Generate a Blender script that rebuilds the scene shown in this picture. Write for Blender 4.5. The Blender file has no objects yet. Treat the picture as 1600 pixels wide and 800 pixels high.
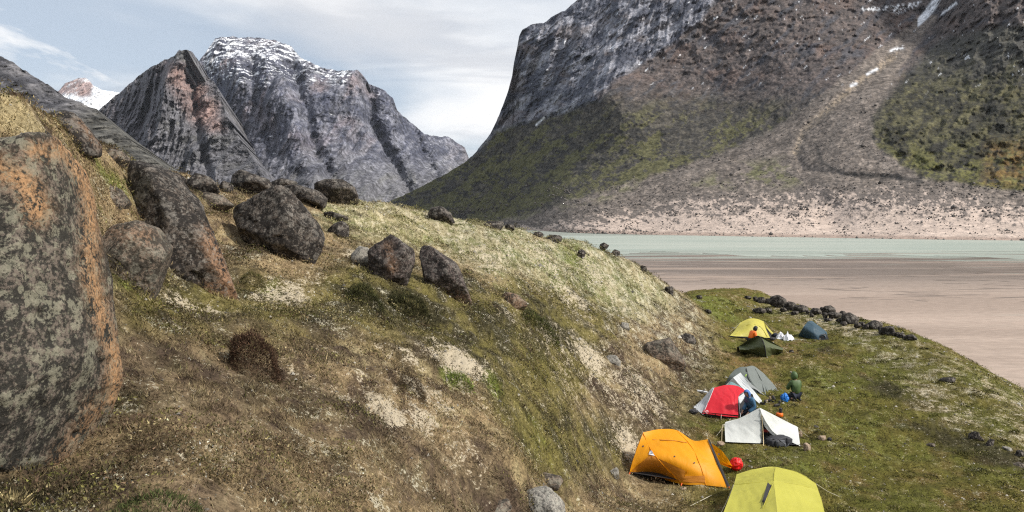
import bpy, bmesh, math, random
import numpy as np
from mathutils import Vector, Matrix

SC = bpy.context.scene
COL = SC.collection
RNG = np.random.RandomState(7)
random.seed(7)

# ------------------------------------------------------------------ camera
EYE = 13.0            # eye height above the river
F = 1060.0            # focal length in photograph pixels
HZ = 350.0            # horizon row in the photograph
cam = bpy.data.cameras.new('camera')
cam.sensor_width = 36.0
cam.lens = 36.0 * F / 1600.0
cam.shift_y = -50.0 / 1600.0
cam.clip_start = 0.1
cam.clip_end = 60000.0
camo = bpy.data.objects.new('camera', cam)
COL.objects.link(camo)
camo.location = (0, 0, EYE)
camo.rotation_euler = (math.radians(90), 0, 0)
SC.camera = camo

# ------------------------------------------------------------------ light
SUN_EL, SUN_AZ = math.radians(43), math.radians(108)   # azimuth clockwise from +Y (view direction)
SC.view_settings.view_transform = 'Standard'
SC.view_settings.look = 'None'
SC.view_settings.gamma = 1.0
SC.view_settings.exposure = 0.42
SC.view_settings.use_curve_mapping = False
sun = bpy.data.lights.new('sun', 'SUN')
sun.energy = 3.6
sun.angle = math.radians(5)
sun.color = (1.0, 0.95, 0.87)
suno = bpy.data.objects.new('sun', sun)
COL.objects.link(suno)
sdir = Vector((math.sin(SUN_AZ) * math.cos(SUN_EL), math.cos(SUN_AZ) * math.cos(SUN_EL), math.sin(SUN_EL)))
suno.rotation_euler = sdir.to_track_quat('Z', 'Y').to_euler()
suno.location = sdir * 50 + Vector((0, 0, 60))


class NT:
    """small helper around a node tree"""
    def __init__(self, tree):
        self.t = tree
        self.n = tree.nodes
        self.l = tree.links

    def node(self, typ, ins=None, **props):
        nd = self.n.new(typ)
        for k, v in props.items():
            setattr(nd, k, v)
        for k, v in (ins or {}).items():
            self.put(nd.inputs[k], v)
        return nd

    def put(self, sock, v):
        if hasattr(v, 'bl_idname') and hasattr(v, 'is_output'):
            self.l.new(v, sock)
        elif hasattr(v, 'outputs'):
            self.l.new(v.outputs[0], sock)
        else:
            if sock.type == 'RGBA' and len(v) == 3:
                v = (*v, 1.0)
            sock.default_value = v

    def math(self, op, a, b=0.0, c=0.0, clamp=False):
        nd = self.n.new('ShaderNodeMath')
        nd.operation = op
        nd.use_clamp = clamp
        self.put(nd.inputs[0], a)
        self.put(nd.inputs[1], b)
        if op in ('MULTIPLY_ADD', 'SMOOTHSTEP', 'COMPARE'):
            self.put(nd.inputs[2], c)
        return nd.outputs[0]

    def ramp(self, fac, lo, hi, a=0.0, b=1.0, smooth=True):
        nd = self.n.new('ShaderNodeMapRange')
        nd.interpolation_type = 'SMOOTHSTEP' if smooth else 'LINEAR'
        nd.clamp = True
        self.put(nd.inputs[0], fac)
        for i, v in enumerate((lo, hi, a, b)):
            nd.inputs[i + 1].default_value = v
        return nd.outputs[0]

    def mix(self, fac, a, b, blend='MIX'):
        nd = self.n.new('ShaderNodeMix')
        nd.data_type = 'RGBA'
        nd.blend_type = blend
        nd.clamp_factor = True
        self.put(nd.inputs[0], fac)
        self.put(nd.inputs[6], a)
        self.put(nd.inputs[7], b)
        return nd.outputs[2]

    def noise(self, vec, scale, detail=4.0, rough=0.55, dist=0.0):
        nd = self.n.new('ShaderNodeTexNoise')
        if vec is not None:
            self.put(nd.inputs['Vector'], vec)
        nd.inputs['Scale'].default_value = scale
        nd.inputs['Detail'].default_value = detail
        nd.inputs['Roughness'].default_value = rough
        nd.inputs['Distortion'].default_value = dist
        return nd.outputs[0]

    def mapping(self, vec, scale=(1, 1, 1), loc=(0, 0, 0), rot=(0, 0, 0)):
        nd = self.n.new('ShaderNodeMapping')
        self.put(nd.inputs[0], vec)
        nd.inputs[1].default_value = loc
        nd.inputs[2].default_value = rot
        nd.inputs[3].default_value = scale
        return nd.outputs[0]


# ------------------------------------------------------------------ sky
world = bpy.data.worlds.new('World')
SC.world = world
world.use_nodes = True
w = NT(world.node_tree)
w.n.clear()
sky = w.node('ShaderNodeTexSky', sky_type='NISHITA', sun_disc=False, sun_elevation=SUN_EL,
             sun_rotation=SUN_AZ, altitude=200.0, air_density=1.0, dust_density=0.6, ozone_density=1.0)
tc = w.node('ShaderNodeTexCoord')
sep = w.node('ShaderNodeSeparateXYZ', {0: tc.outputs['Generated']})
zz = w.math('MAXIMUM', w.math('ADD', sep.outputs[2], 0.16), 0.05)
cx = w.math('DIVIDE', sep.outputs[0], zz)
cy = w.math('DIVIDE', sep.outputs[1], zz)
cv = w.node('ShaderNodeCombineXYZ', {0: cx, 1: cy, 2: 0.0}).outputs[0]
cvs = w.mapping(cv, scale=(0.8, 1.0, 1), loc=(3.1, 1.35, 0), rot=(0, 0, math.radians(-28)))
big = w.noise(cvs, 0.62, 5.0, 0.52, 0.35)
wisp = w.noise(w.mapping(cv, scale=(1.6, 0.55, 1), loc=(1.3, 4.0, 2.0), rot=(0, 0, math.radians(35))), 1.1, 6.0, 0.6, 0.6)
grey = w.noise(w.mapping(cv, scale=(0.55, 1.3, 1), loc=(7.7, 2.2, 5.0)), 1.15, 6.0, 0.56, 0.5)
azi = w.math('DIVIDE', sep.outputs[0], w.math('MAXIMUM', w.math('ABSOLUTE', sep.outputs[1]), 0.3))
veil = w.ramp(w.math('ADD', big, w.math('MULTIPLY', azi, 0.13)), 0.36, 0.58, 0.22, 1.0)
veil2 = w.math('MAXIMUM', veil, w.ramp(wisp, 0.50, 0.68))
cloudcol = w.mix(w.ramp(grey, 0.46, 0.62), (10.2, 10.2, 10.2), (7.1, 7.3, 7.7))
skyb = w.mix(0.45, sky.outputs[0], (4.9, 6.1, 7.4))
skyc = w.mix(veil2, skyb, cloudcol)
bg = w.node('ShaderNodeBackground', {0: skyc, 1: 0.08})
wo = w.node('ShaderNodeOutputWorld', {0: bg.outputs[0]})

SC.cycles.use_denoising = False
SC.cycles.pixel_filter_type = 'BLACKMAN_HARRIS'
SC.cycles.filter_width = 1.2
SC.cycles.max_bounces = 6
SC.cycles.diffuse_bounces = 3
SC.cycles.transparent_max_bounces = 6


# ------------------------------------------------------------------ numeric noise
_perm = np.random.RandomState(11).permutation(256)
_perm = np.concatenate([_perm, _perm, _perm])
_grad = np.random.RandomState(12).normal(size=(256, 3))
_grad /= np.linalg.norm(_grad, axis=1)[:, None]


def pnoise(x, y, z=0.0):
    x, y, z = np.broadcast_arrays(np.asarray(x, float), np.asarray(y, float), np.asarray(z, float))
    xi, yi, zi = np.floor(x).astype(int), np.floor(y).astype(int), np.floor(z).astype(int)
    xf, yf, zf = x - xi, y - yi, z - zi
    u, v, q = (t * t * t * (t * (t * 6 - 15) + 10) for t in (xf, yf, zf))
    out = 0.0
    for dx in (0, 1):
        wx = u if dx else 1 - u
        for dy in (0, 1):
            wy = v if dy else 1 - v
            for dz in (0, 1):
                wz = q if dz else 1 - q
                h = _perm[_perm[_perm[(xi + dx) & 255] + ((yi + dy) & 255)] + ((zi + dz) & 255)]
                g = _grad[h]
                out = out + wx * wy * wz * (g[..., 0] * (xf - dx) + g[..., 1] * (yf - dy) + g[..., 2] * (zf - dz))
    return out * 1.6


def fbm(x, y, z=0.0, octs=4, gain=0.5, lac=2.03):
    a, s, t = 1.0, 0.0, 0.0
    for o in range(octs):
        s = s + a * pnoise(x + 17.3 * o, y + 5.1 * o, z + 9.7 * o)
        t += a
        a *= gain
        x, y, z = x * lac, y * lac, z * lac
    return s / t


def ridged(x, y, z=0.0, octs=4, gain=0.5, lac=2.03):
    a, s, t = 1.0, 0.0, 0.0
    for o in range(octs):
        s = s + a * (1 - np.abs(pnoise(x + 13.3 * o, y + 3.1 * o, z + 7.7 * o)) * 1.6)
        t += a
        a *= gain
        x, y, z = x * lac, y * lac, z * lac
    return s / t


def sstep(e0, e1, x):
    t = np.clip((x - e0) / (e1 - e0), 0, 1)
    return t * t * (3 - 2 * t)


def lerp3(a, b, t):
    return np.asarray(a) * (1 - t[..., None]) + np.asarray(b) * t[..., None]


class TPS:
    """thin plate spline through scattered points"""
    def __init__(self, P, v, smooth=1e-4):
        P = np.asarray(P, float)
        n = len(P)
        K = self._k(P, P) + np.eye(n) * smooth
        Q = np.hstack([np.ones((n, 1)), P])
        A = np.zeros((n + 3, n + 3))
        A[:n, :n], A[:n, n:], A[n:, :n] = K, Q, Q.T
        self.P = P
        self.c = np.linalg.solve(A, np.concatenate([v, np.zeros(3)]))

    @staticmethod
    def _k(A, B):
        r2 = ((A[:, None, :] - B[None, :, :]) ** 2).sum(-1)
        return 0.5 * r2 * np.log(r2 + 1e-12)

    def __call__(self, u, v):
        u, v = np.broadcast_arrays(np.asarray(u, float), np.asarray(v, float))
        pts = np.stack([u.ravel(), v.ravel()], 1)
        out = np.empty(len(pts))
        for i in range(0, len(pts), 20000):
            p = pts[i:i + 20000]
            out[i:i + 20000] = self._k(p, self.P) @ self.c[:-3] + self.c[-3] + p @ self.c[-2:]
        return out.reshape(u.shape)


def W(px, py, d):
    return np.stack(np.broadcast_arrays((np.asarray(px, float) - 800) / F * d, np.asarray(d, float),
                                        EYE - (np.asarray(py, float) - HZ) / F * d), -1)


# ------------------------------------------------------------------ object helpers
def tag(o, label=None, cat=None, group=None, kind=None):
    if label: o['label'] = label
    if cat: o['category'] = cat
    if group: o['group'] = group
    if kind: o['kind'] = kind
    return o


def link_mesh(name, me, m=None, parent=None, smooth=True):
    o = bpy.data.objects.new(name, me)
    COL.objects.link(o)
    if m is not None:
        me.materials.append(m)
    if smooth:
        me.polygons.foreach_set('use_smooth', np.ones(len(me.polygons), bool))
    if parent is not None:
        o.parent = parent
        o.matrix_parent_inverse = Matrix.Translation(-parent.location)
    return o


def np_mesh(name, verts, faces):
    """faces: (n,3) or (n,4) int array"""
    verts = np.asarray(verts, np.float32)
    faces = np.asarray(faces, np.int32)
    me = bpy.data.meshes.new(name)
    k = faces.shape[1]
    me.vertices.add(len(verts))
    me.vertices.foreach_set('co', verts.ravel())
    me.loops.add(faces.size)
    me.loops.foreach_set('vertex_index', faces.ravel())
    me.polygons.add(len(faces))
    me.polygons.foreach_set('loop_start', np.arange(0, faces.size, k, dtype=np.int32))
    me.update(calc_edges=True)
    return me


def grid_faces(nr, nc, off=0):
    i = np.arange(nr - 1)[:, None] * nc + np.arange(nc - 1)[None, :]
    i = i.ravel() + off
    return np.stack([i, i + 1, i + nc + 1, i + nc], 1)


def set_col(me, name, rgb, alpha=None):
    a = me.color_attributes.new(name, 'FLOAT_COLOR', 'POINT')
    c = np.ones((len(me.vertices), 4), np.float32)
    c[:, :3] = np.asarray(rgb).reshape(-1, 3)
    if alpha is not None:
        c[:, 3] = np.asarray(alpha).ravel()
    a.data.foreach_set('color', c.ravel())


def set_val(me, name, v):
    a = me.attributes.new(name, 'FLOAT', 'POINT')
    a.data.foreach_set('value', np.asarray(v, np.float32).ravel())


def empty(name, loc):
    o = bpy.data.objects.new(name, None)
    o.empty_display_size = 0.3
    o.location = loc
    COL.objects.link(o)
    return o


# ------------------------------------------------------------------ materials
def new_mat(name):
    m = bpy.data.materials.new(name)
    m.use_nodes = True
    t = NT(m.node_tree)
    t.n.clear()
    out = t.node('ShaderNodeOutputMaterial')
    return m, t, out


def bump(t, h, strength, dist=0.05, normal=None):
    nd = t.node('ShaderNodeBump', {'Strength': strength, 'Distance': dist, 'Height': h})
    if normal is not None:
        t.put(nd.inputs['Normal'], normal)
    return nd.outputs[0]


def attr_mat(name, attr, scales, contrast=0.35, bump_d=0.1, bump_s=0.5, rough=0.9, vec_scale=(1, 1, 1), rot=(0, 0, 0), blocks=0.0):
    """colour from a vertex attribute, broken up by fine noise, with fine relief"""
    m, t, out = new_mat(name)
    a = t.node('ShaderNodeAttribute', attribute_name=attr)
    g = t.node('ShaderNodeNewGeometry')
    v = t.mapping(g.outputs['Position'], scale=vec_scale, rot=rot)
    n1 = t.noise(v, scales[0], 6, 0.62)
    n2 = t.noise(v, scales[1], 5, 0.6)
    n = t.math('MULTIPLY', t.math('ADD', n1, n2), 0.5)
    f = t.ramp(n, 0.36, 0.66, 1 - contrast, 1 + contrast * 1.35, smooth=False)
    if blocks:                       # broken blocks, each with its own shade, parted by dark joints
        vo = t.node('ShaderNodeTexVoronoi', {'Vector': t.mix(0.06, v, t.node('ShaderNodeTexNoise', {'Vector': v, 'Scale': blocks}).outputs[1]), 'Scale': blocks})
        vs = t.node('ShaderNodeSeparateColor', {0: vo.outputs['Color']}).outputs[0]
        f = t.math('MULTIPLY', f, t.ramp(vs, 0.0, 1.0, 0.78, 1.25, smooth=False))
        n = t.math('ADD', n, t.math('MULTIPLY', vs, 0.22))
    f = t.math('ADD', t.math('MULTIPLY', t.math('SUBTRACT', f, 1.0), a.outputs['Alpha']), 1.0)
    c = t.mix(1.0, a.outputs[0], t.node('ShaderNodeCombineColor', {0: f, 1: f, 2: f}).outputs[0], 'MULTIPLY')
    b = bump(t, n, bump_s, bump_d)
    p = t.node('ShaderNodeBsdfPrincipled', {'Base Color': c, 'Roughness': rough, 'Normal': b})
    p.inputs['Specular IOR Level'].default_value = 0.2
    t.put(out.inputs[0], p.outputs[0])
    return m


def plain_mat(name, col, rough=0.6, metal=0.0, var=0.12, scale=12.0, bump_s=0.15):
    m, t, out = new_mat(name)
    tcn = t.node('ShaderNodeTexCoord')
    n = t.noise(tcn.outputs['Object'], scale, 4)
    c = t.mix(n, tuple(x * (1 - var) for x in col), tuple(min(1, x * (1 + var)) for x in col))
    p = t.node('ShaderNodeBsdfPrincipled', {'Base Color': c, 'Roughness': rough, 'Metallic': metal, 'Normal': bump(t, n, bump_s, 0.02)})
    t.put(out.inputs[0], p.outputs[0])
    return m


def fabric_mat(name, col, trans=0.35, rough=0.5, wr=0.5):
    """thin tent cloth: lets some daylight through, wrinkled"""
    m, t, out = new_mat(name)
    tcn = t.node('ShaderNodeTexCoord')
    v = t.mapping(tcn.outputs['Object'], scale=(1, 1, 0.45), rot=(0.3, 0.5, 0.2))
    n = t.noise(v, 2.2, 4, 0.5, 0.9)
    n2 = t.noise(tcn.outputs['Object'], 1.1, 3)
    c = t.mix(t.ramp(n2, 0.3, 0.7), tuple(x * 0.92 for x in col), col)
    b = bump(t, n, wr, 0.06)
    p = t.node('ShaderNodeBsdfPrincipled', {'Base Color': c, 'Roughness': rough, 'Normal': b})
    p.inputs['Specular IOR Level'].default_value = 0.3
    tr = t.node('ShaderNodeBsdfTranslucent', {'Color': c, 'Normal': b})
    mx = t.node('ShaderNodeMixShader', {0: trans, 1: p.outputs[0], 2: tr.outputs[0]})
    t.put(out.inputs[0], mx.outputs[0])
    return m


def rock_mat(name, dark=(0.022, 0.02, 0.018), mid=(0.09, 0.075, 0.06), lichen=(0.22, 0.22, 0.17), orange=(0.34, 0.195, 0.11),
             lichen_amt=0.35, scale=1.0, mid_amt=0.5, flecks=0.55):
    m, t, out = new_mat(name)
    tcn = t.node('ShaderNodeTexCoord')
    v = tcn.outputs['Object']
    n_big = t.noise(v, 1.6 * scale, 6, 0.65, 0.3)
    n_mid = t.noise(v, 7.0 * scale, 6, 0.7)
    n_fine = t.noise(v, 34.0 * scale, 5, 0.7)
    mott = t.math('ADD', t.math('MULTIPLY', n_mid, 0.55), t.math('MULTIPLY', n_fine, 0.45))
    c = t.mix(t.ramp(mott, 0.55 - 0.12 * mid_amt, 0.62 - 0.10 * mid_amt), dark, mid)
    # orange weathering, where the stone has it
    tint = t.node('ShaderNodeAttribute', attribute_name='tint').outputs['Fac']
    om = t.math('MULTIPLY', tint, t.ramp(t.math('ADD', t.math('MULTIPLY', mott, 0.7), t.math('MULTIPLY', n_big, 0.3)), 0.455, 0.485))
    oc = t.mix(t.ramp(n_fine, 0.38, 0.62), tuple(x * 0.45 for x in orange), orange)
    c = t.mix(om, c, oc)
    # crusts of pale lichen in rounded spots
    vo = t.node('ShaderNodeTexVoronoi', {'Vector': t.mix(0.12, v, t.node('ShaderNodeTexNoise', {'Vector': v, 'Scale': 9.0 * scale}).outputs[1]),
                                         'Scale': 6.0 * scale})
    flake = t.noise(v, 5.5 * scale, 9, 0.74, 0.2)
    spot = t.math('MAXIMUM', t.ramp(flake, 0.545, 0.562), t.math('MULTIPLY', t.ramp(vo.outputs['Distance'], 0.30, 0.27), t.ramp(n_big, 0.47, 0.5)))
    spot = t.math('MULTIPLY', spot, t.ramp(n_fine, 0.36, 0.44))
    inv = t.math('SUBTRACT', 1.0, t.math('MULTIPLY', tint, 0.8))
    c = t.mix(t.math('MULTIPLY', t.math('MULTIPLY', spot, inv), lichen_amt), c, lichen)
    fleck = t.ramp(t.math('ADD', t.math('MULTIPLY', t.noise(v, 26.0 * scale, 4, 0.7), 0.7), t.math('MULTIPLY', n_mid, 0.3)), 0.545, 0.585)
    c = t.mix(t.math('MULTIPLY', fleck, flecks), c, tuple(0.75 * x for x in lichen))
    pit = t.ramp(t.noise(v, 18.0 * scale, 4, 0.7), 0.47, 0.38)
    c = t.mix(t.math('MULTIPLY', pit, 0.7), c, tuple(x * 0.45 for x in dark))
    hgt = t.math('ADD', t.math('MULTIPLY', n_mid, 0.8), t.math('MULTIPLY', n_fine, 0.35))
    b = bump(t, hgt, 0.6, 0.06 / scale)
    p = t.node('ShaderNodeBsdfPrincipled', {'Base Color': c, 'Roughness': 0.88, 'Normal': b})
    p.inputs['Specular IOR Level'].default_value = 0.25
    t.put(out.inputs[0], p.outputs[0])
    return m


def poly_mask(px, py, poly, soft):
    """soft inside test of a polygon, distances in the same unit as the points"""
    P = np.asarray(poly, float)
    inside = np.zeros(px.shape, bool)
    dist = np.full(px.shape, 1e9)
    for i in range(len(P)):
        a, b = P[i], P[(i + 1) % len(P)]
        cond = ((a[1] > py) != (b[1] > py)) & (px < (b[0] - a[0]) * (py - a[1]) / (b[1] - a[1] + 1e-9) + a[0])
        inside ^= cond
        t = np.clip(((px - a[0]) * (b[0] - a[0]) + (py - a[1]) * (b[1] - a[1])) / ((b[0] - a[0]) ** 2 + (b[1] - a[1]) ** 2 + 1e-9), 0, 1)
        dist = np.minimum(dist, np.hypot(px - a[0] - t * (b[0] - a[0]), py - a[1] - t * (b[1] - a[1])))
    return sstep(-soft, soft, np.where(inside, dist, -dist))


def line_mask(px, py, line, w):
    P = np.asarray(line, float)
    dist = np.full(px.shape, 1e9)
    for a, b in zip(P[:-1], P[1:]):
        t = np.clip(((px - a[0]) * (b[0] - a[0]) + (py - a[1]) * (b[1] - a[1])) / ((b[0] - a[0]) ** 2 + (b[1] - a[1]) ** 2 + 1e-9), 0, 1)
        dist = np.minimum(dist, np.hypot(px - a[0] - t * (b[0] - a[0]), py - a[1] - t * (b[1] - a[1])))
    return np.exp(-(dist / w) ** 2)


# ------------------------------------------------------------------ the near ground: hill and camp meadow
SEEN = """
150,800,3.6 400,800,4.2 600,800,5.5 750,800,8 870,800,10.5 1000,800,14 1140,800,15.6 1290,800,15.7 1600,800,15.4
250,700,4.4 250,600,5.7 250,500,8 250,420,11 250,340,15 262,272,20
400,700,5.3 400,600,7 400,500,10 400,420,14 400,350,20 400,305,25 400,286,28
520,700,6.2 520,600,8.3 520,500,12 520,420,17 520,360,23 520,318,30
600,700,7 600,600,9.5 600,500,14 600,420,20 600,370,26 605,322,32
700,720,8.2 700,620,10.8 700,520,16 700,440,22 700,385,29 690,338,36
800,700,9.5 800,600,14 800,500,20 800,430,27 800,380,34 790,355,40
900,740,13.5 940,740,16.3 960,770,16.2 900,650,17 900,560,23 900,480,30 900,420,37 900,378,45
985,741,18.3 1065,757,17.9 1139,763,17.65 1000,690,20.2 1110,715,20.4 1000,620,23.2 1000,560,28 1000,500,34 1000,450,41 995,412,47
1080,650,24.5 1080,600,29 1080,560,33 1080,520,38 1078,489,43
1140,690,21.7 1140,620,27 1140,575,33 1135,553,36.5
1200,720,20 1200,627,26.8 1200,555,36 1200,528,41.5 1200,480,57 1200,461,67
1300,740,19 1300,627,26.9 1300,560,35 1290,527,42 1257,476,58
1420,720,20 1420,620,27 1400,560,34.5 1352,505,50 1430,530,45
1520,720,19.8 1520,640,25 1500,555,38.5 1600,740,18.4 1600,660,23.2 1598,607,32
1060,463,69 1120,459,69 50,168,9.5 105,205,10.5 155,230,12 205,252,15 0,155,8.6
95,745,4.3 120,640,4.9 170,590,5.4 150,420,8 150,330,10
"""
pts = []
for s in SEEN.split():
    a, b, c = map(float, s.split(','))
    pts.append(W(a, b, c))
for px, d, z in [(1600, 36, 3.0), (1600, 43, -1.5), (1500, 43.5, 2.6), (1500, 51, -1.5), (1430, 51, 2.5), (1430, 59, -1.5),
                 (1350, 56.5, 2.5), (1350, 65, -1.5), (1257, 65, 2.5), (1257, 75, -1.5), (1200, 75, 2.5), (1200, 86, -1.5),
                 (1100, 76, 2.5), (1100, 88, -1.5), (1000, 62, 4.5), (1000, 84, -1.5), (900, 58, 6.5), (900, 90, -1.5),
                 (800, 53, 10.0), (800, 95, -1.5), (700, 49, 11.3), (700, 68, 7), (700, 100, -1.5), (600, 45, 12.0), (600, 62, 8),
                 (600, 102, -1.5), (450, 40, 13.2), (450, 104, -1.5), (300, 33, 13.8), (300, 62, 9), (300, 104, -1.5), (150, 22, 14.5),
                 (150, 55, 10), (150, 95, -1.5), (0, 10.5, 14.5), (0, 15, 14.3), (60, 12, 14.3), (0, 45, 11), (0, 85, -1.5)]:
    pts.append(np.array([(px - 800) / F * d, d, z]))
for az, r, z in [(-62, 2.5, 11.7), (-62, 6, 12.7), (-62, 12, 13.4), (-62, 40, 12.5), (-62, 100, -1.5), (-95, 2.5, 11.6), (-95, 6, 12.2),
                 (-95, 20, 13.5), (-95, 100, -1.5), (62, 2.5, 10.2), (62, 6, 8.6), (62, 11, 6.6), (62, 24, 5.6), (62, 40, -1.5), (62, 90, -4),
                 (95, 2.5, 10.6), (95, 8, 7.6), (95, 16, 6), (95, 34, 3), (95, 52, -1.5), (95, 90, -4), (40, 60, -4), (40, 95, -4),
                 (-40, .5, 11.25), (0, .5, 11.2), (40, .5, 11.1), (-90, .5, 11.3), (90, .5, 11.1),
                 (-35, 2.2, 11.4), (0, 2.2, 10.85), (35, 2.2, 10.35), (18, 6, 9.2), (18, 10, 7.6), (35, 6, 8.5), (35, 10, 6.9),
                 (0, 115, -4), (-40, 115, -4), (20, 115, -4), (-80, 115, -4)]:
    a = math.radians(az)
    pts.append(np.array([r * math.sin(a), r * math.cos(a), z]))
pts = np.array(pts)
_r = np.hypot(pts[:, 0], pts[:, 1])


def ground_base(x, y):
    r = np.maximum(np.hypot(x, y), 0.4)
    return _tps(np.arctan2(x, y) * 2.2, np.log(r))


def meadow_mask(x, y):
    """1 on the flat camp meadow, 0 on the hill"""
    x, y = np.asarray(x, float), np.asarray(y, float)
    edge = np.interp(y, [0, 10, 14, 18, 24, 30, 36, 44, 60], [4, 3.2, 3.3, 4.0, 5.9, 8.2, 10.6, 12.5, 13])
    return sstep(-1.2, 1.6, x - edge + 0.8 * pnoise(x * 0.35, y * 0.35, 3.3))


def hummocks(x, y):
    r = np.hypot(x, y)
    m = meadow_mask(x, y)
    k = np.clip(r / 9, 0.3, 1.0) * (1 - 0.3 * m)
    # the hillside creeps down in low steps and tussocks
    h = 0.34 * fbm(x * 0.30, y * 0.30, 1.0, 3)
    h = h + 0.25 * fbm(x * 0.9, y * 1.1, 5.0, 3)
    h = h + 0.075 * (ridged(x * 2.3, y * 2.3, 8.0, 3) - 0.6)
    h = h + 0.04 * fbm(x * 6.5, y * 6.5, 2.0, 3)
    return h * k


_tps = TPS(np.stack([np.arctan2(pts[:, 0], pts[:, 1]) * 2.2, np.log(_r)], 1), pts[:, 2] - hummocks(pts[:, 0], pts[:, 1]), 2e-3)


def ground_z(x, y):
    return ground_base(x, y) + hummocks(np.asarray(x, float), np.asarray(y, float))


_ds = np.exp(np.linspace(math.log(1.8), math.log(110), 900))


def G(px, py):
    """where the line of sight through a photograph point meets the near ground"""
    p = W(px, py, _ds)
    h = p[:, 2] - ground_z(p[:, 0], p[:, 1])
    i = np.argmax(h < 0)
    if h[i] >= 0:
        i = np.argmin(h)
        return Vector(p[i])
    if i == 0:
        return Vector(p[0])
    t = h[i - 1] / (h[i - 1] - h[i])
    d = _ds[i - 1] * (1 - t) + _ds[i] * t
    q = W(px, py, d)
    q[2] = float(ground_z(q[0], q[1]))
    return Vector(q)


def A(px, py, d):
    return Vector(W(px, py, d))


def project(x, y, z):
    y = np.maximum(y, 0.1)
    return 800 + F * x / y, HZ - F * (z - EYE) / y


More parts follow.
